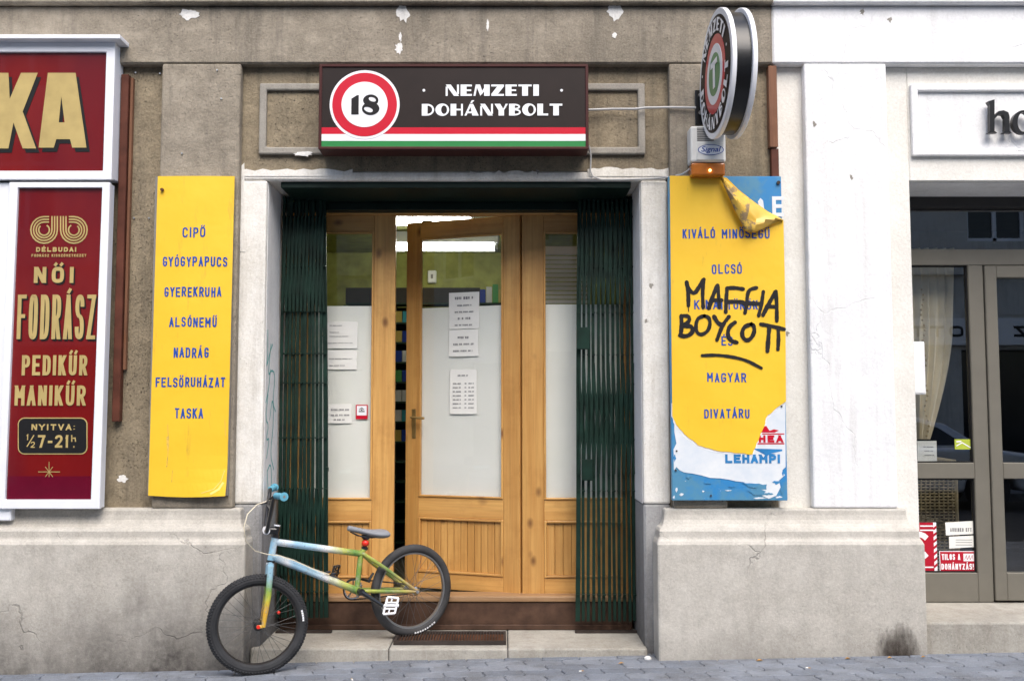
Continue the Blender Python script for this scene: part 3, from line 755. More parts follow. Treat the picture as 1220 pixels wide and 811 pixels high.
# ------------------------------------------------------------------ doors
zB = PZ(708, YD); zT = PZ(256, YD)
zg0, zg1 = PZ(595, YD), PZ(276, YD)        # glass
zr0, zr1 = PZ(620, YD), PZ(688, YD)        # plank panel top / bottom
zfilm = PZ(362, YD)
def leaf(root, xa, xb, gl, gr, y, film=True, nplank=10, filmz=None):
    """door leaf between xa, xb with glass between gl, gr, parts in world space at depth y"""
    t = .045
    def p(name, mat, a, b, c, d, y0=0., y1=t, bev=.004): return obj(name, MB().box(a, b, y + y0, y + y1, c, d), mat, root, bevel=bev, seg=2)
    p('stile', 'pine', xa, gl, zB, zT); p('stile', 'pine', gr, xb, zB, zT)
    p('rail', 'pineh', gl, gr, zg1, zT, .001); p('rail', 'pineh', gl, gr, zr0, zg0, .001); p('rail', 'pineh', gl, gr, zB, zr1, .001)
    for (a, b, c, d) in ((gl, gl + .012, zg0, zg1), (gr - .012, gr, zg0, zg1), (gl + .012, gr - .012, zg0, zg0 + .012), (gl + .012, gr - .012, zg1 - .012, zg1),
                         (gl, gl + .014, zr1, zr0), (gr - .014, gr, zr1, zr0), (gl + .014, gr - .014, zr1, zr1 + .014), (gl + .014, gr - .014, zr0 - .014, zr0)):
        p('glazing_bead', 'pine' if d - c > b - a else 'pineh', a, b, c, d, -.006, .018, .003)
    p('glass_pane', 'gl', gl + .002, gr - .002, zg0 + .002, zg1 - .002, .020, .024, 0)
    if film:
        o = p('window_paper', 'film', gl + .003, gr - .003, zg0 + .003, (filmz or zfilm), .027, .028, 0); o['label'] = 'white paper sheet taped behind the glass'
    w_ = (gr - gl - .028) / nplank
    for i in range(nplank):
        p('plank', 'pine', gl + .014 + i * w_ + .0012, gl + .014 + (i + 1) * w_ - .0012, zr1 + .014, zr0 - .014, .010 + (i % 2) * .0006, .022, .0025)
    obj('panel_back', MB().box(gl + .002, gr - .002, y + .023, y + .034, zr1 + .002, zr0 - .002), 'pine', root)
# frame head
dh = thing('door_frame', 'varnished pine door frame set back in the dark doorway', 'door frame', (-.3, YD, zB))
obj('frame_head', MB().box(DL + .01, DR - .01, YD - .02, YD + .06, zT, zT + .05), 'pineh', dh, bevel=.004)
for x in (PX(470.5, 480, YD), PX(621, 480, YD)):
    pass
obj('frame_post', MB().box(DL + .005, DL + .03, YD - .02, YD + .06, zB - .02, zT), 'pine', dh)
obj('frame_post', MB().box(DR - .03, DR - .005, YD - .02, YD + .06, zB - .02, zT), 'pine', dh)
lf = thing('glazed_door_leaf', 'closed narrow pine door leaf on the left, partly behind the green gate and bicycle saddle', 'door leaf', (DL + .3, YD, zB), 'glazed pine door leaves')
leaf(lf, DL + .03, PX(470, 480, YD), PX(371, 480, YD), PX(444, 480, YD), YD, nplank=8, filmz=PZ(364, YD))
rf = thing('glazed_door_leaf', 'closed pine door leaf on the right, partly behind the right green gate', 'door leaf', (.4, YD, zB), 'glazed pine door leaves')
leaf(rf, PX(622, 480, YD), DR - .03, PX(648, 480, YD), PX(742, 480, YD), YD, nplank=9)
# ajar leaf: hinged right, swings inward
hx = PX(619.5, 480, YD); lw = .758
od = thing('glazed_door_leaf', 'middle pine door leaf standing ajar with three notices on its glass', 'door leaf', (0, 0, 0), 'glazed pine door leaves')
od.location = (hx, YD, 0); W[od.name] = Vector((hx, YD, 0))
gl_, gr_ = hx - lw + .092, hx - .108
leaf(od, hx - lw, hx - .001, gl_, gr_, YD, nplank=12)
hp = obj('handle_plate', MB().box(hx - lw + .045, hx - lw + .072, YD - .006, YD + .001, PZ(522, 6.2), PZ(487, 6.2)), 'brass', od, bevel=.002)
m = MB().tube([(hx - lw + .058, YD - .006, PZ(497, 6.2)), (hx - lw + .058, YD - .045, PZ(497, 6.2)), (hx - lw + .062, YD - .05, PZ(497, 6.2)), (hx - lw + .15, YD - .05, PZ(498, 6.2))], .008, 8)
obj('door_handle', m, 'brass', od, smooth=True)
m = MB()
for z in (zT - .003, zB + .3): m.box(hx - lw + .1, hx - lw + .16, YD + .01, YD + .035, zT, zT + .01) if z > 1 else None
obj('top_latch', m, 'darkiron', od)
OPEN = R(-20.5)
od.rotation_euler = (0, 0, OPEN)
OM = Matrix.Translation((hx, YD, 0)) @ Matrix.Rotation(OPEN, 4, 'Z') @ Matrix.Translation((-hx, -YD, 0))

# notices: sheets with lines of print on them
def notice(label, px0, px1, py0, py1, y, lines, name='paper_notice', xf=None, mats=('paper', 'print'), cat='notice', group=None, head=True, zoff=0):
    a, b = PX(px0, (py0 + py1) / 2, y), PX(px1, (py0 + py1) / 2, y); z0, z1 = PZ(py1, y), PZ(py0, y)
    m = MB(); n = 6
    for i in range(n):      # slightly wavy sheet
        pass
    gx_, gz_ = 5, 6; v = []; f = []
    for j in range(gz_ + 1):
        for i in range(gx_ + 1):
            v.append((a + (b - a) * i / gx_, y - .002 * math.sin(i * 1.3 + j * .9) * (j / gz_) - .001, z1 + (z0 - z1) * j / gz_))
    for j in range(gz_):
        for i in range(gx_): k = j * (gx_ + 1) + i; f.append((k, k + 1, k + gx_ + 2, k + gx_ + 1))
    m.add(v, f)
    t = thing(name, label, cat, ((a + b) / 2, y, z0), group)
    o = obj('sheet', m, mats[0], t); so = o.modifiers.new('s', 'SOLIDIFY'); so.thickness = .0006
    l = MB()
    for (q, x0_, x1_, hh) in lines:      # q from top 0..1, extent 0..1, height in mm
        z = z1 + (z0 - z1) * q; xx = a + (b - a) * x0_; xe = a + (b - a) * x1_
        while xx < xe:                    # broken into words and letters
            ww = random.uniform(.012, .045) * min(1, hh / 6 + .4)
            e = min(xe, xx + ww); c = xx
            while c < e:
                cw = hh * .001 * random.uniform(.45, .75)
                l.box(c, min(c + cw, e), y - .0036, y - .0034, z - hh * .0005 * random.uniform(.7, 1), z + hh * .0005)
                c += cw + hh * .00022
            xx = e + hh * .0008
    if lines: obj('print', l, mats[1], t)
    if xf:
        t.location = xf @ Vector(t.location); t.rotation_euler = (0, 0, OPEN)
    return t
def onleaf(px, py):      # pixel on the ajar leaf -> pixel-equivalent on the closed plane
    u = (px - CX) / F; v = (CY - py) / F; d = Vector((u, math.cos(PITCH) - v * math.sin(PITCH), math.sin(PITCH) + v * math.cos(PITCH)))
    inv = OM.inverted(); o = inv @ Vector((0, 0, CAMZ)); dd = inv.to_3x3() @ d
    t = (YD + .018 - o.y) / dd.y; h = o + dd * t
    dyc = math.cos(PITCH); q = Vector((h.x, h.y, h.z - CAMZ)); depth = q.y * math.cos(PITCH) + q.z * math.sin(PITCH); up = -q.y * math.sin(PITCH) + q.z * math.cos(PITCH)
    return CX + F * q.x / depth, CY - F * up / depth
def notice_leaf(label, px0, px1, py0, py1, lines, **k):
    a = onleaf(px0, py0); b = onleaf(px1, py1)
    return notice(label, a[0], b[0], a[1], b[1], YD + .018, lines, xf=OM, **k)
PG = 'printed notices on the shop door glass'
notice_leaf('uppermost printed notice with five lines on the ajar door glass', 535, 571, 349, 391, [(.16, .2, .8, 17), (.36, .28, .75, 9), (.54, .2, .82, 9), (.72, .3, .72, 15), (.9, .2, .8, 10)], group=PG)
notice_leaf('printed notice with three lines, just below the uppermost on the ajar door', 535, 570, 393, 424, [(.3, .3, .72, 13), (.55, .15, .85, 12), (.8, .15, .8, 11)], group=PG)
notice_leaf('opening hours table sheet, lowest notice on the ajar door glass', 536, 568, 440, 493, [(.14, .3, .68, 9)] + [(.32 + .09 * i, .12, .42, 8) for i in range(7)] + [(.32 + .09 * i, .56, .62, 8) for i in range(7)] + [(.32 + .09 * i, .7, .9, 8) for i in range(7)], group=PG)
notice('notice with a few faint lines, topmost on the left door leaf', 389, 426, 383, 415, YD + .019, [(.15, .1, .5, 5), (.4, .1, .4, 4), (.55, .1, .7, 4), (.8, .05, .85, 4)], group=PG)
notice('notice with two faint lines in the middle of the left door leaf glass', 390, 425, 417, 440, YD + .019, [(.45, .05, .85, 5), (.8, .08, .6, 5)], group=PG)
notice('small taped note with three bold grey lines, lowest on the left door leaf', 391, 419, 481, 504, YD + .019, [(.3, .12, .9, 10), (.58, .12, .9, 10), (.82, .25, .7, 10)], group=PG)
# small red and white alarm sticker
y = YD + .0185; st = thing('alarm_sticker', 'small square red and white sticker on the left door leaf glass', 'sticker', tuple(P(431, 498, y)))
a, b = P(424, 482, y), P(438, 499, y)
obj('sticker_sheet', MB().box(a.x, b.x, y - .001, y, b.z, a.z), 'red', st)
obj('sticker_field', MB().box(a.x + .006, b.x - .006, y - .0016, y - .001, b.z + .022, a.z - .006), 'swhite', st)
m = MB(); ribbon(m, [(a.x + .02, a.z - .03), (a.x + .035, a.z - .018), (a.x + .05, a.z - .03)], .004, y - .002); m.box(a.x + .018, a.x + .053, y - .0022, y - .002, a.z - .043, a.z - .037); m.box(a.x + .03, a.x + .04, y - .0022, y - .002, a.z - .034, a.z - .026)
obj('sticker_mark', m, 'black', st)

# ------------------------------------------------------------------ folding gates
def gate(label, px0, px1, pyT, pyB, nb, lean, left):
    y = 5.80
    g = thing('folding_gate', label, 'folding gate', ((PX(px0, 480, y) + PX(px1, 480, y)) / 2, y, PZ(pyB, y)), 'dark green folding security gates')
    z0, z1 = PZ(pyB, y) + .012, PZ(pyT, y) + .03
    xa, xb = PX(px0, 480, y), PX(px1, 480, y)
    xs = [xa + (xb - xa) * i / (nb - 1) for i in range(nb)]
    first = None
    for i, x in enumerate(xs):
        yy = y + (.012 if i % 2 else 0)
        mb = MB().box(-.0065, .0065, -.006, .006, z0 + random.uniform(0, .02), z1)
        o = obj('gate_bar', MB(), 'gate', g) if 0 else None
        free = (i == nb - 1) if left else (i == 0)
        sh = 0
        if lean: sh = lean * ((i / (nb - 1)) if left else 1 - i / (nb - 1)) ** 2
        w2 = .013 if free else .0085
        mb = MB(); n = 10
        for s in range(n):
            t0, t1 = s / n, (s + 1) / n
            xx0 = x + sh * (1 - t0) * .8 - sh * .3; xx1 = x + sh * (1 - t1) * .8 - sh * .3
            j0 = .002 * math.sin(i * 2.1 + t0 * 7); j1 = .002 * math.sin(i * 2.1 + t1 * 7)
            zz0 = z0 + (z1 - z0) * t0; zz1 = z0 + (z1 - z0) * t1
            mb.add([(xx0 + j0 - w2, yy - .006, zz0), (xx0 + j0 + w2, yy - .006, zz0), (xx0 + j0 + w2, yy + .006, zz0), (xx0 + j0 - w2, yy + .006, zz0),
                    (xx1 + j1 - w2, yy - .006, zz1), (xx1 + j1 + w2, yy - .006, zz1), (xx1 + j1 + w2, yy + .006, zz1), (xx1 + j1 - w2, yy + .006, zz1)],
                   [(0, 1, 5, 4), (1, 2, 6, 5), (2, 3, 7, 6), (3, 0, 4, 7)] + ([(0, 3, 2, 1)] if s == 0 else []) + ([(4, 5, 6, 7)] if s == n - 1 else []))
        obj('gate_bar', mb, 'gate', g)
    # scissor lattice: steep flat bars between neighbours in tiers, pivots at each meeting
    tiers = [(.34, .60), (.74, .99)] if not left else [(.10, .30), (.72, .95)]
    for (ta, tb) in tiers:
        za, zb = z0 + (z1 - z0) * ta, z0 + (z1 - z0) * tb
        for i in range(0, nb - 1):
            zz = 0
            for dirn in (1, -1):
                p0 = (xs[i], za) if dirn == 1 else (xs[i + 1], za); p1 = (xs[i + 1], zb) if dirn == 1 else (xs[i], zb)
                def lx(xv, zv):
                    t = (zv - z0) / (z1 - z0); fr = (xv - xa) / (xb - xa); sh = lean * (fr if left else 1 - fr) ** 2 if lean else 0
                    return xv + sh * (1 - t) * .8 - sh * .3
                mb = MB(); d = .009 + (0.004 if dirn == 1 else 0)
                a = Vector((lx(*p0), y - d - .012, p0[1])); b = Vector((lx(*p1), y - d - .012, p1[1]))
                mb.add([a + Vector((-.006, 0, 0)), a + Vector((.006, 0, 0)), b + Vector((.006, 0, 0)), b + Vector((-.006, 0, 0)),
                        a + Vector((-.006, .003, 0)), a + Vector((.006, .003, 0)), b + Vector((.006, .003, 0)), b + Vector((-.006, .003, 0))],
                       [(0, 1, 2, 3), (7, 6, 5, 4), (0, 4, 5, 1), (1, 5, 6, 2), (2, 6, 7, 3), (3, 7, 4, 0)])
                obj('lattice_bar', mb, 'gate', g)
    riv = MB()
    for t in (.06, .3, .42, .55, .62, .72, .83, .95):
        for i, x in enumerate(xs):
            t_ = t; fr = i / (nb - 1); sh = lean * (fr if left else 1 - fr) ** 2 if lean else 0
            xx = x + sh * (1 - t) * .8 - sh * .3; zz = z0 + (z1 - z0) * t
            riv.box(xx - .0085, xx + .0085, y - .012, y + .02, zz - .004, zz + .004)
    o = obj('rivets', riv, 'gate', g, kind='stuff')
    return g, xs, z0, z1
g1, xs1, _, _ = gate('dark green folding gate pushed to the left jamb, its edge leaning over the door', 335, 386, 240, 738, 12, .055, True)
g2, xs2, _, _ = gate('dark green folding gate with two lock boxes at the right jamb', 690, 754, 240, 742, 12, -.03, False)
for a, b, c, d in ((687, 702, 390, 416), (693, 706, 547, 572)):
    obj('lock_box', MB().box(PX(a, c, 5.77), PX(b, c, 5.77), 5.755, 5.785, PZ(d, 5.77), PZ(c, 5.77)), 'gate', g2, bevel=.002)
obj('hook', MB().tube([P(384, 400, 5.77), P(388, 401, 5.76), P(388, 405, 5.76)], .004, 6), 'gate', g1)
obj('hook', MB().tube([P(388, 556, 5.77), P(391, 557, 5.76), P(391, 561, 5.76)], .004, 6), 'gate', g1)
obj('floor_track', MB().box(xs1[0] - .01, xs1[-1] + .06, 5.785, 5.825, zS + .001, zS + .010), 'darkiron', g1)
obj('floor_track', MB().box(xs2[0] - .03, xs2[-1] + .02, 5.785, 5.825, zS + .001, zS + .011), 'darkiron', g2)

# ------------------------------------------------------------------ shop room
room = thing('shop_room', 'yellow-green painted room of the tobacco shop seen through the door glass', 'room', (-.3, 8, 0))
RX0, RX1, RY1, RZ = -1.75, 1.35, 9.4, 2.86
def rbx(n, m, *a, **k): return obj(n, MB().box(*a), m, room, **k)
rbx('floor_slab', 'roomfloor', RX0, RX1, 6.06, RY1, .05, .2)
rbx('ceiling_slab', 'roomwall', RX0, RX1, 6.02, RY1, RZ, RZ + .1)
rbx('back_wall', 'roomwall', RX0, RX1, RY1, RY1 + .1, .05, RZ)
rbx('side_wall', 'roomwall', RX0 - .1, RX0, 6.02, RY1, .05, RZ, label='left wall of the shop room')
rbx('side_wall', 'roomwall', RX1, RX1 + .1, 6.02, RY1, .05, RZ, label='right wall of the shop room')
rbx('front_wall', 'roomdark', RX0, DL, 6.0, 6.05, .05, RZ); rbx('front_wall', 'roomdark', DR, RX1, 6.0, 6.05, .05, RZ); rbx('front_wall', 'roomwall', DL, DR, 6.035, 6.06, zT + .05, RZ)
def lamp(label, px0, px1, py, y):
    a, b = P(px0, py, y), P(px1, py, y)
    t = thing('ceiling_lamp', label, 'lamp', ((a.x + b.x) / 2, y, a.z), 'fluorescent ceiling lamps')
    obj('lamp_housing', MB().box(a.x - .04, b.x + .04, y - .06, y + .06, a.z + .035, RZ - .001), 'swhite', t, bevel=.01)
    obj('lamp_tube', MB().tube([(a.x, y, a.z), (b.x, y, a.z)], .028, 12), 'tube', t, smooth=True)
    obj('lamp_cap', MB().tube([(b.x, y, a.z), (b.x + .03, y, a.z)], .037, 12), 'alum', t)
lamp('long lit fluorescent lamp, the farther and lower one behind the ajar door', 469, 589, 295, 8.3)
lamp('nearer lit fluorescent lamp just under the door head', 466, 560, 264, 6.9)
# tobacco shelves
sh = thing('tobacco_shelf', 'dark shelf unit filled with small packs behind the door gap', 'shelf', (-.6, 7.9, .2))
sx0, sx1 = -1.25, .35
zs = [.18 + .155 * i for i in range(14)]; xm = PX(572, 350, 7.9)
obj('shelf_back', MB().box(sx0, sx1, 8.0, 8.03, .2, 2.19), 'roomdark', sh)
for s in (sx0, sx1, PX(468, 430, 7.8)): obj('shelf_side', MB().box(s - .01, s + .01, 7.8, 8.0, .2, 2.19), 'shelf', sh)
b0 = obj('shelf_board', MB().box(sx0 + .01, sx1 - .01, 7.79, 8.0, zs[0], zs[0] + .012), 'shelf', sh)
for z in zs[1:]: dup(b0, (0, 0, z - zs[0]), sh)
obj('shelf_top', MB().box(sx0, xm, 7.83, 8.03, 2.2, 2.33), 'roomdark', sh)
pm = [simple('pack_' + n_, c, .4) for n_, c in (('navy', (.02, .05, .3)), ('white', (.6, .6, .6)), ('green', (.08, .3, .08)), ('gold', (.45, .33, .08)), ('red', (.45, .03, .03)), ('teal', (.05, .3, .35)))]
ORD = ['lowest', 'second lowest', 'third lowest', 'fourth lowest', 'fourth highest', 'third highest', 'second highest', 'highest']; row = -1
for k, z in enumerate(zs):
    if z < 1.1 or z > 2.15: continue
    row += 1
    x = PX(470, 430, 7.85) + .008; end = PX(485, 430, 7.85) + .03; n = 0
    while x < end:
        cn = random.choice([0, 0, 1, 2, 3, 5]); nm = ['navy', 'white', 'green', 'gold', 'red', 'teal'][cn]
        o = obj('cigarette_pack', MB().box(x, x + .052, 7.81, 7.84, z + .013, z + .013 + .088), pm[cn])
        tag(o, ['left ', 'middle ', 'right ', 'rightmost '][n] + nm + ' cigarette pack in the ' + ORD[min(7, row)] + ' packed shelf row behind the door gap', 'cigarette pack', 'cigarette packs on the shelf')
        x += .058; n += 1
for i in range(6):
    cn = i % 6; nm = ['navy', 'white', 'green', 'gold', 'red', 'teal'][cn]; x = PX(572, 350, 7.9) + i * .05
    o = obj('tobacco_box', MB().box(x, x + .044, 7.84, 7.92, 2.208, 2.208 + .11 + .02 * (i % 3)), pm[cn])
    tag(o, nm + ' box standing on top of the shelf behind the ajar door glass', 'box', 'boxes on top of the shelf')
o = thing('wall_socket', 'small white socket box on the yellow-green wall behind the ajar door', 'socket box', tuple(P(515, 330, 9.38)))
a = P(515, 330, 9.38); obj('socket_case', MB().box(a.x - .04, a.x + .04, 9.34, 9.398, a.z - .06, a.z + .06), 'alarm', o, bevel=.008); obj('socket_hole', MB().box(a.x - .01, a.x + .01, 9.335, 9.34, a.z - .02, a.z + .02), 'slot', o)
# venetian blind behind the right leaf's glass
vb = thing('venetian_blind', 'pale slatted blind behind the glass of the right door leaf', 'blind', (.5, 6.3, 2))
x0, x1 = PX(646, 300, 6.3), PX(700, 300, 6.3)
s0 = obj('blind_slat', MB().box(x0, x1, 6.29, 6.305, 2.32, 2.34), 'alarm', vb)
for i in range(1, 20): dup(s0, (0, 0, -.028 * i), vb)
obj('blind_head', MB().box(x0, x1, 6.27, 6.32, 2.35, 2.4), 'alarm', vb)

# ================================================================== SIGNS
# tobacco shop box sign
YS = 5.29
sx0_, sx1_ = PX(380, 130, YS), PX(701, 130, YS); sz0, sz1 = PZ(178.5, YS), PZ(77, YS)
sg = thing('tobacco_shop_sign', 'brown illuminated box sign reading NEMZETI DOHÁNYBOLT with a round red 18 mark', 'sign', ((sx0_ + sx1_) / 2, 5.42, sz0))
obj('sign_case', MB().box(sx0_, sx1_, YS + .006, 5.43, sz0, sz1), 'sframe', sg, bevel=.004)
fr = .016; m = MB(); m.ring([(sx0_, sz0), (sx1_, sz0), (sx1_, sz1), (sx0_, sz1)], [(sx0_ + fr, sz0 + fr), (sx1_ - fr, sz0 + fr), (sx1_ - fr, sz1 - fr), (sx0_ + fr, sz1 - fr)], YS - .008, YS + .006)
obj('sign_frame', m, 'sframe', sg, bevel=.003)
ix0, ix1 = sx0_ + fr, sx1_ - fr; zb1, zb2, zb3, zb4 = PZ(152, YS), PZ(160, YS), PZ(168, YS), sz0 + fr
obj('sign_face', MB().box(ix0, ix1, YS - .001, YS + .006, zb1, sz1 - fr), 'sbrown', sg)
obj('red_stripe', MB().box(ix0, ix1, YS - .001, YS + .006, zb2, zb1), 'red', sg)
obj('white_stripe', MB().box(ix0, ix1, YS - .001, YS + .006, zb3, zb2), 'swhite', sg)
obj('green_stripe', MB().box(ix0, ix1, YS - .001, YS + .006, zb4, zb3), 'green', sg)
c = P(434.5, 125, YS); c2 = (c.x, c.z); pm_ = F / YS
obj('age_mark_rim', MB().disc(c2, 42.5 / pm_, YS - .003, YS, 72), 'swhite', sg)
obj('age_mark_ring', MB().disc(c2, 39.3 / pm_, YS - .0045, YS - .002, 72), 'red', sg)
obj('age_mark_field', MB().disc((c2[0], c2[1]), 28 / pm_, YS - .006, YS - .003, 64), 'swhite', sg)
m = MB(); q = P(0, 0, YS); s_ = 1 / pm_
def rel(dx, dz): return (c2[0] + dx * s_, c2[1] + dz * s_)
m.add([(rel(*p)[0], YS - .0075, rel(*p)[1]) for p in ((-16, -12.5), (-7, -12.5), (-7, 11.5), (-9, 11.5), (-16, 7))], [(0, 1, 2, 3, 4)])
def ring_flat(mb, o, i_, y):
    n = len(o); mb.add([(a, y, b) for a, b in o + i_], [(k, (k + 1) % n, n + (k + 1) % n, n + k) for k in range(n)])
ring_flat(m, [rel(a, b) for a, b in ell(7.5, 5, 9.3, 7.2)], [rel(a, b) for a, b in ell(9.5, 6.2, 4.6, 2.6, tilt=-.35)], YS - .0075)
ring_flat(m, [rel(a, b) for a, b in ell(7.5, -5.2, 10.6, 8)], [rel(a, b) for a, b in ell(4.8, -6.4, 5.6, 3.0, tilt=-.35)], YS - .0078)
obj('number_eighteen', m, 'black', sg)
def line(mb, txt, px0, px1, pyt, pyb, y):
    a = P(px0, (pyt + pyb) / 2, y); b = P(px1, (pyt + pyb) / 2, y); z0, z1 = PZ(pyb, y), PZ(pyt, y)
    deco_text(txt, lambda x, z, tot, k: (a.x + (b.x - a.x) * x / tot, y - .00006 * k, z0 + (z1 - z0) * z), mb)
m = MB(); line(m, 'NEMZETI', 531, 642, 101, 114.5, YS - .003); obj('lettering', m, 'swhite', sg)
m = MB(); line(m, 'DOHÁNYBOLT', 502.5, 670, 124, 138, YS - .003); obj('lettering', m, 'swhite', sg)
m = MB()
for px in (505, 669): m.disc((PX(px, 108, YS), PZ(108, YS)), .0075, YS - .003, YS - .001, 12)
obj('dot', m, 'swhite', sg)

# round double-faced sign standing out from the wall
rs = thing('round_projecting_sign', 'round double-faced tobacco sign standing out from the pilaster on a black bracket', 'sign', (1.15, 5.4, PZ(130, 5.4)))
xf0, xf1 = 1.085, 1.187; cy_, Rr_ = 5.025, .328
cz_ = PZ(87.5, cy_ - .02)
def discx(mb, r, x0, x1, n=72, dy=0, dz=0):
    v = [(x0, cy_ + dy + r * math.cos(2 * math.pi * i / n), cz_ + dz + r * math.sin(2 * math.pi * i / n)) for i in range(n)] + [(x1, cy_ + dy + r * math.cos(2 * math.pi * i / n), cz_ + dz + r * math.sin(2 * math.pi * i / n)) for i in range(n)]
    return mb.add(v, [tuple(range(n)), tuple(range(2 * n - 1, n - 1, -1))] + [(i, i + n, (i + 1) % n + n, (i + 1) % n) for i in range(n)])
obj('sign_drum', discx(MB(), Rr_ - .022, xf0 + .012, xf1 - .012), 'blackgloss', rs, smooth=True)
for x, s in ((xf0, 1), (xf1, -1)):
    o = obj('sign_rim', discx(MB(), Rr_, x - .012, x + .012), 'swhite', rs, bevel=.004, seg=2)
    o.data.polygons.foreach_set('use_smooth', [len(p.vertices) < 5 for p in o.data.polygons])
    xx = x - s * .0125
    def fc(nm, r, k, mat):
        return obj(nm, discx(MB(), r, xx - s * .0010 * k, xx - s * .0010 * (k - 1) ), mat, rs)
    fc('sign_face', Rr_ * .905, 1, 'sbrown'); fc('red_ring', Rr_ * .615, 2, 'red'); fc('white_ring', Rr_ * .47, 3, 'swhite'); fc('green_disc', Rr_ * .335, 4, 'green')
    xl = xx - s * .0055
    sgn = -1 if s == 1 else 1           # reading direction on that face: viewer's right is -y on the left face
    m = MB()
    def polar(txt, r0, h, mid, top, arc):
        def f(x, z, tot, k):
            t = (x / tot - .5) * arc
            if top: ang = mid - t; r = r0 + z * h
            else: ang = mid + t; r = r0 + h - z * h
            return (xl - s * .00005 * k, cy_ + sgn * r * math.cos(ang), cz_ + r * math.sin(ang))
        deco_text(txt, f, m, gap=.22)
    polar('NEMZETI', Rr_ * .66, Rr_ * .2, R(90), True, R(110)); obj('lettering', m, 'swhite', rs); m = MB(); polar('DOHÁNYBOLT', Rr_ * .66, Rr_ * .2, R(-90), False, R(178)); obj('lettering', m, 'swhite', rs)
    for a in (R(16), R(164)): obj('dot', MB().add([(xl, cy_ + sgn * Rr_ * .76 * math.cos(a) + .008 * math.cos(j), cz_ + Rr_ * .76 * math.sin(a) + .008 * math.sin(j)) for j in [k * .785 for k in range(8)]], [tuple(range(8))]), 'swhite', rs)
    m = MB(); h = Rr_ * .19
    for (u0, u1, v0, v1) in ((-.19, .19, .13, .22), (-.06, .06, -.22, .13)):
        m.box(xl, xl - s * .0012, cy_ + sgn * Rr_ * u0, cy_ + sgn * Rr_ * u1, cz_ + Rr_ * v0, cz_ + Rr_ * v1)
    obj('letter_t', m, 'swhite', rs)
zbr = PZ(128, 5.39)
xb0, xb1 = PX(828, 128, 5.39), PX(843, 128, 5.39)
obj('bracket_plate', MB().box(xb0, xb1 + .03, 5.385, 5.399, PZ(149, 5.39), PZ(108, 5.39)), 'blackgloss', rs, bevel=.002)
obj('bracket_arm', MB().box(xf0 + .04, xf1 - .04, 5.33, 5.386, zbr - .05, zbr + .05), 'blackgloss', rs, bevel=.003)
for py in (114, 135):
    a = P(834, py, 5.38); obj('bolt', MB().disc((a.x, a.z), .012, 5.372, 5.386, 10), 'steel', rs)

rs.rotation_euler = (0, 0, R(2.6))
# alarm siren
YL = 5.29
al = thing('alarm_siren', 'white alarm siren box with an amber lamp base under the round sign', 'alarm box', tuple(P(843, 210, 5.4)))
ax0, ax1 = PX(823, 180, YL), PX(865, 180, YL)
obj('siren_case', MB().box(ax0, ax1, YL, 5.399, PZ(193, YL), PZ(150, YL)), 'alarm', al, bevel=.012, seg=3)
obj('siren_plate', MB().box(ax0 + .03, ax1 - .012, YL - .006, YL + .001, PZ(191, YL), PZ(170, YL)), 'alarm', al, bevel=.004, seg=2)
obj('amber_lens', MB().box(ax0 + .004, ax1 - .004, YL + .004, 5.395, PZ(209, YL), PZ(193.5, YL)), 'amber', al, bevel=.01, seg=2)
sl0 = obj('grille_slot', MB().box(ax0 + .035, ax0 + .125, YL - .002, YL + .002, PZ(153.5, YL), PZ(152.3, YL)), 'slot', al)
for i in range(1, 8): dup(sl0, (0, 0, -.0096 * i), al)
a = P(846.5, 179, YL)
obj('badge', MB().prism(ell(a.x, a.z, .068, .027), YL - .008, YL - .005), 'swhite', al)
m = MB(); font_mesh(m, 'Signal', a.x - .052, a.x + .055, a.z - .02, a.z + .018, YL - .0088, offset=.012, shear=.25); obj('lettering', m, 'blueprint', al)
m = MB(); ring_flat(m, ell(a.x, a.z, .07, .029), ell(a.x, a.z, .066, .026), YL - .0088); obj('badge_outline', m, 'blueprint', al)
a = P(846, 203, YL); obj('lamp_led', MB().sphere((a.x, YL, a.z), .006), 'ledlit', al)
# cables
cb = obj('sign_cable', MB().tube([P(701, 131, 5.41), P(730, 130, 5.425), P(756, 130, 5.40), P(770, 128.5, 5.41), P(800, 128, 5.385), P(829, 128.5, 5.38)], .0065, 8), 'cable', None, smooth=True)
tag(cb, 'grey metal conduit running from the brown box sign to the round sign', 'cable')
cb = obj('alarm_cable', MB().tube([P(702, 174, 5.42), P(704, 185, 5.44), P(703.5, 203, 5.44), P(706, 210, 5.445), P(716, 214, 5.45), P(740, 214, 5.45), P(775, 213, 5.445), P(797, 211, 5.43), P(812, 208, 5.38), P(820, 203, 5.36), P(824, 198, 5.36)], .0045, 6), 'cable', None, smooth=True)
tag(cb, 'thin pale cable looping from the alarm siren to the brown sign corner', 'cable')

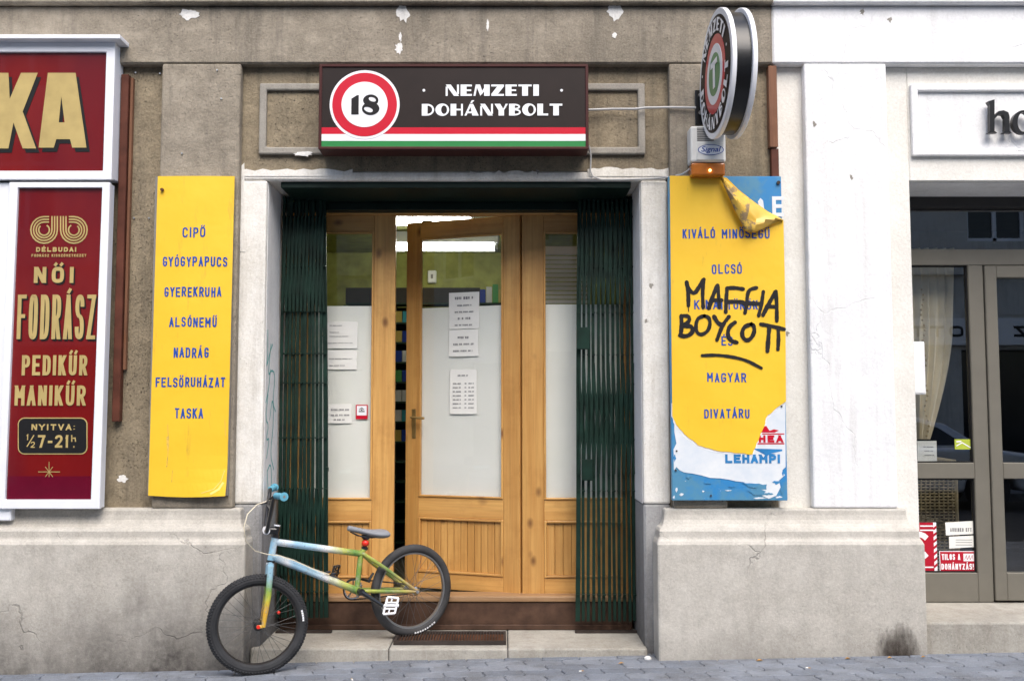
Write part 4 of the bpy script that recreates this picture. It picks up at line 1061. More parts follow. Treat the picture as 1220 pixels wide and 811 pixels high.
# left yellow board, bowed sheet
BOW = .006
def bowy(s): return -BOW * math.sin(math.pi * max(0, min(1, s)))
def bowed(px, pyt, pyb, y, n=24):
    (l_t, r_t), (l_b, r_b) = px; v = []
    for j in range(n + 1):
        t = j / n
        for i in range(17):
            s = i / 16; py = pyt + (pyb - pyt) * t
            xx = (l_t + (l_b - l_t) * t) * (1 - s) + (r_t + (r_b - r_t) * t) * s
            p = P(xx, py, y); v.append(Vector((p.x, y + bowy(s) - .03 * max(0, (t - .88) / .12) ** 2 * s ** 2, p.z - .008 * math.sin(math.pi * s) * max(0, (t - .9) / .1))))
    f = [(j * 17 + i, j * 17 + i + 1, (j + 1) * 17 + i + 1, (j + 1) * 17 + i) for j in range(n) for i in range(16)]
    nv = len(v); v += [Vector((q.x, q.y + .005, q.z)) for q in v]; f += [tuple(i + nv for i in reversed(a)) for a in f]
    edge = [i for i in range(17)] + [j * 17 + 16 for j in range(1, n + 1)] + [n * 17 + i for i in range(15, -1, -1)] + [j * 17 for j in range(n - 1, 0, -1)]
    f += [(edge[i], edge[i] + nv, edge[(i + 1) % len(edge)] + nv, edge[(i + 1) % len(edge)]) for i in range(len(edge))]
    return MB().add(v, f)
YY = 5.375
ys = thing('yellow_board', 'tall yellow sign board listing CIPŐ to TASKA on the grey pilaster left of the door', 'sign board', tuple(P(228, 590, 5.4)))
o = obj('board_sheet', bowed(((188, 279.5), (176.5, 270)), 210, 590, YY), 'yellow', ys)
obj('board_backing', MB().box(PX(181, 400, 5.39), PX(276, 400, 5.39), 5.383, 5.396, PZ(590, 5.39), PZ(211, 5.39)), 'slot', ys)
for txt, a, b, t, bt in (('CIPŐ', 218, 245, 271, 283), ('GYÓGYPAPUCS', 194, 271, 306, 317.5), ('GYEREKRUHA', 196, 264, 342, 353.5), ('ALSÓNEMŰ', 202, 258.5, 378, 389.5), ('NADRÁG', 207, 249, 414, 426), ('FELSŐRUHÁZAT', 185.5, 268.5, 449.5, 461), ('TASKA', 208.5, 242.5, 486, 498)):
    m = MB(); px_text(m, txt, a, b, t, bt, YY - .0012, 1.85, gap=.34, jit=.22)
    xl_, xr_ = PX(188 - 11 * (t - 210) / 380, t, YY), PX(279.5 - 9.5 * (t - 210) / 380, t, YY)
    for q in m.v: q.y += bowy((q.x - xl_) / (xr_ - xl_))
    obj('lettering', m, 'blueprint', ys)
for pts, wd_s, mt in (([(200, 505), (201.5, 528), (199, 556)], .004, 'glue'), ([(199.5, 520), (200.5, 536)], .009, 'glue'), ([(206, 560), (205, 574)], .003, 'glue'), ([(241, 587), (256, 582), (264, 573), (268, 560)], .004, 'yelpale'), ([(252, 588), (262, 582), (267, 574)], .012, 'yelpale'), ([(268, 500), (269, 520)], .004, 'glue')):
    m = MB(); ribbon(m, px_poly(pts, YY), wd_s, YY - .0015); 
    xl_, xr_ = PX(180, 560, YY), PX(271, 560, YY)
    for q in m.v:
        sq = (q.x - xl_) / (xr_ - xl_); t_ = (PZ(210, YY) - q.z) / (PZ(210, YY) - PZ(590, YY)); q.y += bowy(sq) - .03 * max(0, (t_ - .88) / .12) ** 2 * min(1, max(0, sq)) ** 2
    obj('scratch', m, mt, ys)
a = P(193, 226, YY - .012); obj('bolt', MB().disc((a.x, a.z), .009, YY - .017, YY - .003, 10), 'rust', ys)

# right board: old blue and white board under a peeling yellow sheet
pb = thing('peeling_yellow_board', 'yellow board with black MAFFIA BOYCOTT graffiti peeling off an older blue and white sign', 'sign board', tuple(P(866, 596, 5.4)))
YR = 5.36
bx0, bx1 = PX(798.5, 400, YR), PX(934.5, 400, YR); bz0, bz1 = PZ(596, YR), PZ(210, YR)
obj('old_board', MB().box(bx0, bx1, YR, 5.398, bz0, bz1), 'blueboard', pb, bevel=.003)
wpts = [(803, 482), (935.5, 470), (936, 556), (932, 560), (935, 566), (928, 572), (930, 580), (925, 590), (916, 594), (908, 590), (897, 585), (903, 582), (892, 578), (886, 574), (877, 573), (868, 571), (858, 569.5), (846, 569), (836, 566), (826, 564), (815, 562.5), (810, 560), (806, 556), (803, 560), (802.5, 535), (806, 528), (803.5, 515)]
obj('old_white_layer', MB().prism(px_poly(wpts, YR - .002), YR - .002, YR), 'oldwhite', pb)
m = MB()
for cx0, cy0, rx, ry in ((925, 574, 5, 2.5), (932, 583, 2.5, 6), (915, 588, 6, 2.2), (905, 580, 4, 1.5), (872, 579, 4, 1.2), (843, 575, 5, 1.4), (820, 568, 3, 1.8), (804, 545, 1.5, 5), (933, 563, 1.6, 4)):
    m.prism(px_poly([(cx0 + rx * random.uniform(.4, 1.2) * math.cos(t * .45), cy0 + ry * random.uniform(.4, 1.2) * math.sin(t * .45)) for t in range(14)], YR - .003), YR - .0034, YR - .002)
obj('blue_fleck', m, 'blueboard', pb); m = MB()
for cx0, cy0, rx, ry in ((812, 589, 3, 2), (806, 583, 1.5, 3), (838, 585, 2, 1), (868, 584, 4, .8), (905, 593, 9, 1.2), (928, 592, 5, 1.5), (803, 592, 1.5, 2)):
    m.prism(px_poly([(cx0 + rx * random.uniform(.4, 1.2) * math.cos(t * .45), cy0 + ry * random.uniform(.4, 1.2) * math.sin(t * .45)) for t in range(14)], YR - .001), YR - .0016, YR)
obj('scraped_fleck', m, 'oldwhite', pb); m = MB()
for pts in ([(884, 575.5), (900, 576), (914, 577), (913, 583), (896, 581)], [(890, 584), (902, 582), (912, 585), (910, 590), (898, 589)]):
    m.prism(px_poly(ragged(pts, .8, 3), YR - .003), YR - .0032, YR - .002)
obj('blue_remnant', m, 'blueboard', pb)
m = MB()
m.add([(p[0], YR - .003, p[1]) for p in px_poly([(904, 537.5), (896, 534), (932, 535), (932, 537), (918, 540), (925, 540.5), (912, 542)], YR - .003)], [tuple(range(7))])
px_text(m, 'LEHAMPER', 864, 945, 541, 551.5, YR - .0034, 2.9, gap=.2)
m2 = MB()
k = 0
xe = PX(933, 545, YR)
for i, f_ in enumerate(m.f):
    if max(m.v[j].x for j in f_) < xe: m2.add([m.v[j] for j in f_], [tuple(range(len(f_)))])
obj('old_blue_lettering', m2, 'oldblue', pb)
m = MB()
for pts in ([(903, 527.5), (934.5, 527.5), (934.5, 529), (902, 529)], [(908, 516), (934.5, 516), (934.5, 517.3), (908, 517.3)], [(907, 515), (909, 508), (913, 507), (917, 513), (922, 511), (928, 512.5), (923, 515)]):
    m.add([(p[0], YR - .003, p[1]) for p in px_poly(pts, YR - .003)], [tuple(range(len(pts)))])
px_text(m, 'HEA', 904, 933, 518.2, 526.8, YR - .0034, 2.6, gap=.3)
obj('old_red_lettering', m, 'red', pb)
m = MB()
px_text(m, 'E', 920, 934, 234, 258, YR - .002, 4.5); m.prism(px_poly([(903, 240), (906, 236), (909, 239), (911, 252), (905, 250)], YR - .001), YR - .002, YR)
obj('old_white_lettering', m, 'oldwhite', pb)
YQ = YR - .006
ypts = [(798, 209.5), (858, 210), (866, 212), (880, 226), (898, 240), (915, 252), (933.5, 262), (935, 330), (936, 400), (936.5, 478), (926, 485), (913, 497), (911.5, 505), (905, 520), (896.5, 541), (880, 539.5), (856, 537), (831.5, 530), (815, 516.5), (806, 506), (801, 495), (800, 400), (799, 300)]
def tear(pts, a, b, amp, n=5):
    out = []
    for i, p in enumerate(pts):
        q = pts[(i + 1) % len(pts)]; out.append(p)
        if a <= i < b:
            for k in range(1, n): t = k / n; out.append((p[0] + (q[0] - p[0]) * t + random.uniform(-amp, amp), p[1] + (q[1] - p[1]) * t + random.uniform(-amp, amp)))
    return out
obj('yellow_sheet', MB().prism(px_poly(tear(ypts, 9, 20, .55), YQ), YQ, YQ + .003), 'yellow', pb)
low = [(936, 478), (926, 487), (914, 498.5), (913, 506.5), (906.5, 521), (897.5, 543), (880, 541.5), (855, 539), (830.5, 532), (813.5, 518.5), (804.5, 507.5), (800, 496), (800, 480)]
obj('torn_rim', MB().prism(px_poly(tear(low, 0, 11, .8), YQ + .003), YQ + .0031, YQ + .005), 'swhite', pb)
for txt, a, b, t, bt in (('KIVÁLÓ', 813, 852, 273, 284), ('MINŐSÉGŰ', 860, 917, 273, 284), ('OLCSÓ', 848, 884, 315, 326.5), ('KÍNAI', 827, 861, 357.5, 368.5), ('TÖRÖK', 866, 903, 357.5, 368.5), ('ÉS', 859.5, 873, 400.5, 411.5), ('MAGYAR', 842.5, 889, 444, 455), ('DIVATÁRU', 839, 893, 487, 498)):
    m = MB(); px_text(m, txt, a, b, t, bt, YQ - .001, 1.8, gap=.34, jit=.22); obj('lettering', m, 'blueprint', pb)
# graffiti strokes, zoom scale 6.2375 from (790, 320)
m = MB()
def gp(*p): return [(790 + a / 6.2375, 320 + b / 6.2375) for a, b in p]
GR = [gp((175, 100), (188, 190), (188, 275)), gp((175, 100), (190, 160), (235, 190), (270, 130), (303, 80)), gp((303, 80), (292, 180), (298, 290)),
      gp((340, 295), (370, 200), (405, 125)), gp((405, 125), (412, 190), (418, 290)), gp((355, 235), (435, 235)),
      gp((475, 145), (470, 220), (465, 325)), gp((475, 145), (530, 142), (595, 152)), gp((470, 248), (530, 245), (595, 250)),
      gp((695, 142), (640, 155), (625, 200), (622, 262), (608, 330)), gp((600, 262), (660, 258), (718, 262)),
      gp((745, 170), (732, 262), (710, 350)), gp((742, 345), (785, 260), (838, 170)), gp((838, 170), (845, 270), (845, 388)), gp((770, 278), (845, 285)),
      gp((135, 350), (138, 430), (130, 498)), gp((135, 350), (190, 350), (200, 390), (140, 425)), gp((140, 425), (215, 425), (222, 475), (170, 505), (125, 495)),
      gp((305, 350), (250, 370), (240, 460), (275, 495), (330, 470), (352, 410), (340, 360), (305, 350)),
      gp((378, 355), (410, 410), (435, 415)), gp((490, 355), (440, 420), (400, 530)),
      gp((535, 398), (490, 430), (478, 490), (500, 535), (548, 548)),
      gp((655, 412), (600, 430), (582, 490), (610, 535), (650, 525), (680, 470), (675, 425), (655, 412)),
      gp((725, 412), (800, 425), (900, 450)), gp((790, 425), (782, 520), (775, 612)), gp((855, 440), (858, 520), (853, 600)),
      gp((188, 275), (190, 318)),
      gp((290, 645), (400, 640), (520, 655), (620, 680), (730, 738))]
for i, s in enumerate(GR):
    q = px_poly(chaikin(s, 3), YQ - .001); wd = (30 if i < len(GR) - 2 else 25 if i == len(GR) - 1 else 6) / 6.2375 / F * YQ * (1 + .08 * math.sin(i * 2.7))
    ribbon(m, q, wd, YQ - .0016 - i * .00006, caps=.92, var=.08, seed=i * 1.3)
obj('spray_graffiti', m, 'spray', pb, label='black sprayed words MAFFIA BOYCOTT with a line under them')
# curled corner: free sheet folded forwards and down
v = []; n = 14; mm_ = 10
gx_ = 0
up = [(860, 211), (868, 217), (880, 227), (894, 237.5), (905, 246), (914, 251.5), (924, 257), (933, 262)]
lo = [(859, 214), (866, 230), (875, 250), (888, 275), (898, 278), (908, 273), (920, 267), (933, 263)]
for j in range(mm_ + 1):
    t = j / mm_
    for i in range(len(up)):
        a = up[i]; b = lo[i]; px = a[0] + (b[0] - a[0]) * t; py = a[1] + (b[1] - a[1]) * t
        out = .012 + .05 * math.sin(math.pi * (.12 + .7 * t)) * math.sin(math.pi * min(1, .1 + i / 7.5)) ; p = P(px, py, YQ - out)
        p.z += .003 * math.sin(i * 2.3 + t * 5); p.y -= .016 * math.sin(i * 1.9 + t * 7.5) * math.sin(math.pi * t); v.append(p)
k = len(up)
mb = MB().add(v, [(j * k + i, j * k + i + 1, (j + 1) * k + i + 1, (j + 1) * k + i) for j in range(mm_) for i in range(k - 1)])
mb.m = [1 if i < 3 + (1 if j > 5 else 0) else 0 for j in range(mm_) for i in range(k - 1)]
o = obj('curled_corner', mb, ['curl', 'glue'], pb, smooth=True, label='curled brown-backed corner of the yellow sheet'); so = o.modifiers.new('s', 'SOLIDIFY'); so.thickness = .002
a = P(927, 218, YR); obj('bolt', MB().disc((a.x, a.z), .01, YR - .012, YR, 10), 'darkiron', pb)
for q in ((931, 484), (806, 537), (805, 560), (847, 590)):
    a = P(q[0], q[1], YR); obj('bolt', MB().disc((a.x, a.z), .005, YR - .006, YR - .001, 8), 'darkiron', pb)

# KA sign: box with a little canopy
KY = 5.32
ka = thing('large_gold_letter_sign', 'white framed dark red sign box with big gold letters KA at the upper left', 'sign', tuple(P(60, 205, 5.3)))
kx0 = -3.9; kx1 = PX(135, 130, KY); kz0, kz1 = PZ(214, KY), PZ(50, KY)
xi = PX(124.5, 130, KY); zi0, zi1 = PZ(203.5, KY), PZ(62, KY)
m = MB(); m.ring([(kx0, kz0), (kx1, kz0), (kx1, kz1), (kx0, kz1)], [(kx0 + .05, zi0), (xi, zi0), (xi, zi1), (kx0 + .05, zi1)], KY, KY + .03)
obj('frame', m, 'wframe', ka, bevel=.004, seg=2)
obj('sign_case', MB().box(kx0 + .01, kx1 - .003, KY + .031, 5.455, kz0 + .01, kz1 - .003), 'wframe', ka, bevel=.003)
obj('canopy', MB().box(kx0 - .02, kx1 + .045, KY - .05, 5.455, kz1 - .001, kz1 + .022), 'wframe', ka, bevel=.004, seg=2, label='thin white canopy over the KA sign')
obj('red_panel', MB().box(kx0 + .05, xi, KY + .018, KY + .0305, zi0, zi1), 'redglass', ka)
YK = KY + .016
def kpoly(mat, dx, dy_, y, nm):
    m = MB()
    for pts in ([(43, 87), (45, 87), (27, 133), (43, 177), (27, 177), (16, 146), (10, 177), (-8, 177), (-8, 87), (10, 87), (11.5, 118), (25, 87)],):
        m.prism(px_poly([(a + dx, b + dy_) for a, b in pts], y), y, y + .001)
    L = [(57, 87), (90, 87), (103, 176), (86, 176), (83.5, 166), (67, 166), (64, 176), (46, 176)]
    hole = [(73, 115), (77, 146), (70, 146)]
    # A with its counter: split into two halves
    a1 = [(57, 87), (73.5, 87), (73, 115), (70, 146), (76, 146), (75.5, 166), (67, 166), (64, 176), (46, 176)]
    a2 = [(73.5, 87), (90, 87), (103, 176), (86, 176), (83.5, 166), (75.5, 166), (76, 146), (77, 146), (73, 115)]
    obj(nm, m, mat, ka); m = MB()
    for pts in (a1, a2): m.prism(px_poly([(a + dx, b + dy_) for a, b in pts], y), y, y + .001)
    obj(nm, m, mat, ka)
kpoly('black', 4, 5, YK, 'letter_shadow'); kpoly('gold', 0, 0, YK - .002, 'lettering')

# hairdresser sign
HY = 5.325
hs = thing('hairdresser_sign', 'tall dark red sign in white frame reading NŐI FODRÁSZ PEDIKŰR MANIKŰR', 'sign', tuple(P(66, 606, 5.3)))
xo = [(11, 217), (131, 217), (118.5, 606), (-3, 606)]; xi_ = [(21, 223.5), (121.5, 223.5), (108, 595), (5.5, 595)]
def fit(p, y=HY): return px_poly(p, y)
m = MB(); m.ring(fit(xo)[::-1], fit(xi_)[::-1], HY, HY + .03); obj('frame', m, 'wframe', hs, bevel=.004, seg=2)
m = MB().prism(fit([(p[0] + (1 if p[0] < 60 else -1), p[1] + (1 if p[1] < 400 else -1)) for p in xo]), HY + .031, 5.40); obj('sign_case', m, 'wframe', hs)
m = MB().prism(fit(xi_), HY + .019, HY + .0305); obj('red_panel', m, 'redglass', hs)
HT = HY + .018
m = MB(); m.prism(px_poly([(8.0, 567), (109.8, 567), (108.3, 594.5), (6, 594.5)], HT), HT, HT + .001); obj('maroon_band', m, 'maroon', hs)
HT = HY + .0165
# double striped emblem: two letters made of three parallel lines
m = MB()
def arcpts(cx, cy, r, a0, a1, n=14): return [(cx + r * math.cos(R(a0 + (a1 - a0) * i / n)), cy - r * math.sin(R(a0 + (a1 - a0) * i / n))) for i in range(n + 1)]
for k_, r in enumerate((15.8, 12.6, 9.4, 6.4)):
    cxl, cxr, cyy = 52.5, 88, 274
    for sgn_, cc in ((1, cxl), (-1, cxr)):
        stem = cc + sgn_ * r
        if k_ < 3:
            pts = [(stem, 257.5)] + [(cc + sgn_ * r * math.cos(R(t)), cyy + r * math.sin(R(t))) for t in range(0, 271, 18)] + [(cc + sgn_ * 6, cyy - r)]
        else:
            pts = [(cc + sgn_ * r * math.cos(R(t)), cyy + r * math.sin(R(t))) for t in range(-60, 240, 18)]
        ribbon(m, px_poly(pts, HT), 1.7 / F * HT, HT - .00005 * k_)
obj('emblem', m, 'gold', hs)
def goldtext(txt, a, b, t, bt, wd, shadow=True, gap=.3, mat='gold'):
    if shadow:
        m = MB(); px_text(m, txt, a + 1.8, b + 1.8, t + 1.8, bt + 2, HT, wd, gap=gap); obj('letter_shadow', m, 'black', hs)
    m = MB(); px_text(m, txt, a, b, t, bt, HT - .0022, wd, gap=gap); obj('lettering', m, mat, hs)
goldtext('DÉLBUDAI', 43, 91, 294.5, 300, 1.5, False, .35)
goldtext('FODRÁSZ KISSZÖVETKEZET', 37.5, 103, 302.8, 306, .75, False, .4)
goldtext('NŐI', 40.5, 88, 318, 337, 4.6, gap=.45)
goldtext('FODRÁSZ', 20.5, 114, 351, 404, 4.6, gap=.3)
goldtext('PEDIKŰR', 26, 104, 423, 447, 3.9, False, .3)
goldtext('MANIKŰR', 17.5, 102, 459, 483, 3.9, False, .28)
cx_, cz1 = 62.5, 519.5
rr = []
def rrect(x0, y0, x1, y1, r, n=5):
    o = []
    for (cx, cy, a0) in ((x1 - r, y0 + r, 0), (x0 + r, y0 + r, 90), (x0 + r, y1 - r, 180), (x1 - r, y1 - r, 270)):
        for i in range(n + 1): t = R(a0 + 90 * i / n); o.append((cx + r * math.cos(t), cy - r * math.sin(t)))
    return o
m = MB(); m.prism(px_poly(rrect(21.2, 497.2, 104.2, 541, 8), HT), HT - .0004, HT + .001); obj('gold_border', m, 'gold', hs)
m = MB(); m.prism(px_poly(rrect(22.4, 498.4, 103, 539.8, 7), HT), HT - .001, HT); obj('opening_hours_plate', m, 'black', hs)
HT2 = HT - .0014
for txt, a, b, t, bt, wd in (('NYITVA:', 37.5, 89.5, 505, 512.2, 1.7), ('7-21', 45, 82, 518, 533, 2.7), ('1', 31, 35, 517, 524, 1.1), ('2', 36.5, 41.5, 526, 533, 1.1)):
    m = MB(); px_text(m, txt, a, b, t, bt, HT2, wd, gap=.35); obj('lettering', m, 'gold', hs)
m = MB(); ribbon(m, px_poly([(32, 532), (40.5, 518)], HT2), .0055, HT2)
for st in ([(85.5, 518), (85.5, 526)], [(85.5, 522), (89.5, 521.5), (90, 526)], [(88, 531), (88, 533)]): ribbon(m, px_poly(st, HT2), 1.4 / F * HT2, HT2)
obj('lettering', m, 'gold', hs)
m = MB()
for a, b in ((45.5, 71.5, ), ): m.prism(px_poly([(a, 561.4), (b, 561.4), (b, 562.2), (a, 562.2)], HT), HT - .0004, HT)
for dx, dz in ((0, 1), (0, -.5), (.45, .5), (-.45, .5), (.45, -.5), (-.45, -.5)):
    ribbon(m, px_poly([(58.5, 561.8), (58.5 + dx * 10, 561.8 - dz * 12)], HT), .003, HT - .0006)
obj('star_mark', m, 'gold', hs)
# edge of another white case beyond it
wc = obj('white_sign_case', MB().box(-3.6, PX(9.5, 500, 5.28), 5.345, 5.399, PZ(622, 5.28), PZ(214, 5.28)), 'wframe', None, bevel=.006)
tag(wc, 'plain white case cut by the left picture edge behind the hairdresser sign', 'sign case')

# battens and stubs
o = obj('steel_channel', MB().box(PX(141, 300, 5.44) + .0, PX(150, 300, 5.44), 5.41, 5.456, PZ(502, 5.43), PZ(90, 5.43)), 'brownsteel', None, bevel=.003)
tag(o, 'long red-brown steel strip hung upright between the hairdresser sign and the pilaster', 'steel strip')
o = obj('steel_channel', MB().box(PX(151, 300, 5.44), PX(154, 300, 5.44), 5.43, 5.456, PZ(440, 5.43), PZ(93, 5.43)), 'batten', None)
tag(o, 'thin orange-brown batten beside the long steel strip', 'batten')
o = obj('wooden_batten', MB().box(PX(916, 140, 5.42), PX(926, 140, 5.42), 5.41, 5.458, PZ(176, 5.42), PZ(79, 5.42)), 'batten', None, bevel=.003)
tag(o, 'short brown wooden batten where grey plaster meets the white paint', 'batten')
o = obj('wooden_batten', MB().box(PX(919, 190, 5.42), PX(928, 190, 5.42), 5.42, 5.458, PZ(213, 5.42), PZ(177, 5.42)), 'brownsteel', None, bevel=.003)
tag(o, 'dark brown stub of wood right above the peeling yellow board', 'batten')
for q in ((162, 87), (191, 88), (160, 260), (178, 260), (259, 84), (217, 183), (264, 118)):
    y_ = YB if q[0] < 192 else YA
    a = P(q[0], q[1], y_); o = obj('wall_screw', MB().disc((a.x, a.z), .005, y_ - .008, y_ + .001, 8), 'alum', bld)

# black serif letters standing off the wall
hb = thing('black_wall_letters', 'black raised serif letters beginning ho on the white panel at the right edge', 'lettering', tuple(P(1200, 160, 5.4)))
yl = 5.40; u_ = 1 / F * yl
def lp(pts): return px_poly(pts, yl)
m = MB(); m.prism(lp([(1177, 121), (1185, 118.5), (1185, 156), (1188, 158.5), (1177, 158.5), (1179.5, 156), (1179.5, 125)]), yl, yl + .03)
m.prism(lp([(1185, 137), (1190, 132.5), (1196, 131.5), (1201.5, 134), (1203, 139), (1203, 156), (1205.5, 158.5), (1194.5, 158.5), (1197.5, 156), (1197.5, 141), (1195, 136.5), (1190, 136.5), (1185, 142)]), yl + .0005, yl + .03)
obj('letter', m, 'blackgloss', hb)
m = MB(); m.ring(lp(ell(1219.5, 145.5, 13.2, 14)), lp(ell(1219.5, 145.5, 7, 11.6)), yl, yl + .03); obj('letter', m, 'blackgloss', hb)
m = MB()
for px_, py_ in ((1182, 126), (1182, 154), (1200, 153), (1208, 145), (1231, 145)): a = P(px_, py_, yl); m.tube([(a.x, yl + .03, a.z), (a.x, YB, a.z)], .003, 6)
obj('standoff_pin', m, 'steel', hb)

# ================================================================== RIGHT SHOP WINDOW
YW = 5.86
sw = thing('shop_window', 'taupe framed shop window and door on the right with dark glass', 'shop window', (WL + 1.2, YW, .23))
def wbx(n, m, x0, x1, z0, z1, y0=YW, y1=YW + .06, bev=.004, **k): return obj(n, MB().box(x0, x1, y0, y1, z0, z1), m, sw, bevel=bev, **k)
zw = {k: PZ(k, YW) for k in (234, 248, 297, 316, 551, 570, 682, 717, 360 - 15)}
wl = WL - .02
X = lambda p, q=480: PX(p, q, YW)
wbx('blind_box', 'dtaupe', wl, WR, zw[248], zw[234] + .03, YW - .02)
zdoor = PZ(330, YW)
mulx0, mulx1 = X(1158.5), X(1176.5); gx0 = X(1076)
wbx('mullion', 'taupe', wl, gx0, zw[717], zw[248]); wbx('mullion', 'taupe', mulx0, mulx1, zw[717], zw[316])
wbx('rail', 'taupe', gx0, WR - .06, zw[316], zw[297]); wbx('rail', 'taupe', gx0, mulx0, zw[570], zw[551]); wbx('rail', 'taupe', gx0, mulx0, zw[717], zw[682])
# door leaf right of the mullion
dx0 = mulx1 + .004; dx1 = dx0 + .95; s1, s2 = X(1191.5), dx1 - .075
wbx('door_stile', 'taupe', dx0, s1, zw[717] + .01, zw[316] - .004, YW - .012); wbx('door_stile', 'taupe', s2, dx1, zw[717] + .01, zw[316] - .004, YW - .012)
wbx('door_rail', 'taupe', s1, s2, PZ(331, YW), zw[316] - .004, YW - .011); wbx('door_rail', 'taupe', s1, s2, zw[570], zw[551], YW - .011); wbx('door_rail', 'taupe', s1, s2, zw[717] + .01, zw[682], YW - .011)
wbx('mullion', 'taupe', dx1 + .004, dx1 + .09, zw[717], zw[316])
wbx('mullion', 'taupe', WR - .06, WR + .02, zw[717], zw[248])
wbx('rail', 'taupe', dx1 + .09, WR - .06, zw[717], zw[682]); wbx('rail', 'taupe', dx1 + .09, WR - .06, zw[570], zw[551])
def pane(x0, x1, z0, z1, y=YW + .028):
    obj('glass_pane', MB().box(x0 + .001, x1 - .001, y, y + .004, z0 + .001, z1 - .001), 'gl2', sw)
pane(gx0, WR - .06, zw[297], zw[248]); pane(gx0, mulx0, zw[551], zw[316]); pane(gx0, mulx0, zw[682], zw[570])
pane(s1, s2, zw[551], PZ(331, YW), YW + .02); pane(s1, s2, zw[682], zw[570], YW + .02)
pane(dx1 + .09, WR - .06, zw[551], zw[316]); pane(dx1 + .09, WR - .06, zw[682], zw[570])
for (x0, x1, z0, z1) in ((gx0, mulx0, zw[551], zw[316]), (gx0, mulx0, zw[682], zw[570])):
    m = MB(); m.ring([(x0, z0), (x1, z0), (x1, z1), (x0, z1)], [(x0 + .008, z0 + .008), (x1 - .008, z0 + .008), (x1 - .008, z1 - .008), (x0 + .008, z1 - .008)], YW + .016, YW + .027)
    obj('gasket', m, 'black', sw)
obj('reveal', MB().box(WL, WR, YB + .02, YW - .02, WTOP - .004, WTOP - .001), 'jambside', sw, label='grey-white soffit over the shop window')
# step of that shop
ws = obj('shop_step', MB().box(PX(1104, 700, YP) - .02, WR + .3, 5.32, 5.95, -.1, zw[717] - .003), 'step', None, bevel=.01, seg=2)
tag(ws, 'pale stone step under the taupe shop window on the right', 'door step')
# room behind
r2 = thing('dark_shop_room', 'dark interior behind the taupe shop window', 'room', (3.3, 7, .2))
m = MB(); x0, x1 = WL - .3, WR + .3
m.box(x0, x1, 8.5, 8.6, .1, 2.9); obj('back_wall', m, 'roomdark', r2)
obj('side_wall', MB().box(x0 - .1, x0, 5.99, 8.5, .1, 2.9), 'roomdark', r2); obj('side_wall', MB().box(x1, x1 + .1, 5.99, 8.5, .1, 2.9), 'roomdark', r2)
obj('ceiling_slab', MB().box(x0, x1, 5.99, 8.5, 2.9, 3.0), 'roomdark', r2); obj('floor_slab', MB().box(x0, x1, 5.96, 8.5, .0, .2), 'roomdark', r2)
# curtain
v = []; n = 26; nj = 24
for j in range(nj + 1):
    t = j / nj; py = 296 + (523 - 296) * t
    rt = 1135 - 4 * t - 24 * max(0, (t - .45) / .55) ** 1.6; lt = 1086 - 2 * t + 8 * t
    for i in range(n + 1):
        s = i / n; p = P(lt + (rt - lt) * s, py, 6.08); v.append((p.x, 6.08 + .022 * math.sin(i * 1.15 + t * 1.2), p.z))
m = MB().add(v, [(j * (n + 1) + i, j * (n + 1) + i + 1, (j + 1) * (n + 1) + i + 1, (j + 1) * (n + 1) + i) for j in range(nj) for i in range(n)])
ct = thing('gathered_curtain', 'beige curtain gathered to the left behind the shop window glass', 'curtain', tuple(P(1110, 523, 6.08)))
o = obj('fabric', m, 'curtain', ct, smooth=True)
v2 = MB()
for j in range(30):
    p = P(1098 + 2 * math.sin(j) + j * .25, 345 + j * 6, 6.04); v2.sphere(p, .008, n=6)
obj('lace_trim', v2, 'wicker', ct)
# wicker chair back
wk = thing('wicker_chair', 'wicker chair back behind the lower shop window pane', 'chair', tuple(P(1115, 700, 6.3)))
a = P(1098, 575, 6.25); b = P(1143, 575, 6.25)
xs_ = [PX(1092, 620, 6.25) + .028 * i for i in range(10)]
for i, x in enumerate(xs_): obj('cane_upright', MB().tube([(x, 6.25, .3), (x + .004, 6.25, .85), (x + .01, 6.24, 1.03)], .005, 6), 'wicker', wk)
for i in range(34):
    z = .35 + i * .019
    obj('cane_weave', MB().tube([(x_, 6.25 + (.008 if (k2 + i) % 2 else -.008), z) for k2, x_ in enumerate(xs_)], .006, 5), 'wicker', wk)
for i, x in enumerate((xs_[0], xs_[-1])): obj('leg', MB().tube([(x, 6.25, .2), (x, 6.25, 1.04)], .012, 8), 'wicker', wk)
obj('seat', MB().box(xs_[0], xs_[-1], 6.25, 6.7, .6, .66), 'wicker', wk, bevel=.01)
obj('top_rail', MB().tube([(xs_[0], 6.25, 1.04), ((xs_[0] + xs_[-1]) / 2, 6.25, 1.06), (xs_[-1], 6.25, 1.04)], .014, 8), 'wicker', wk)
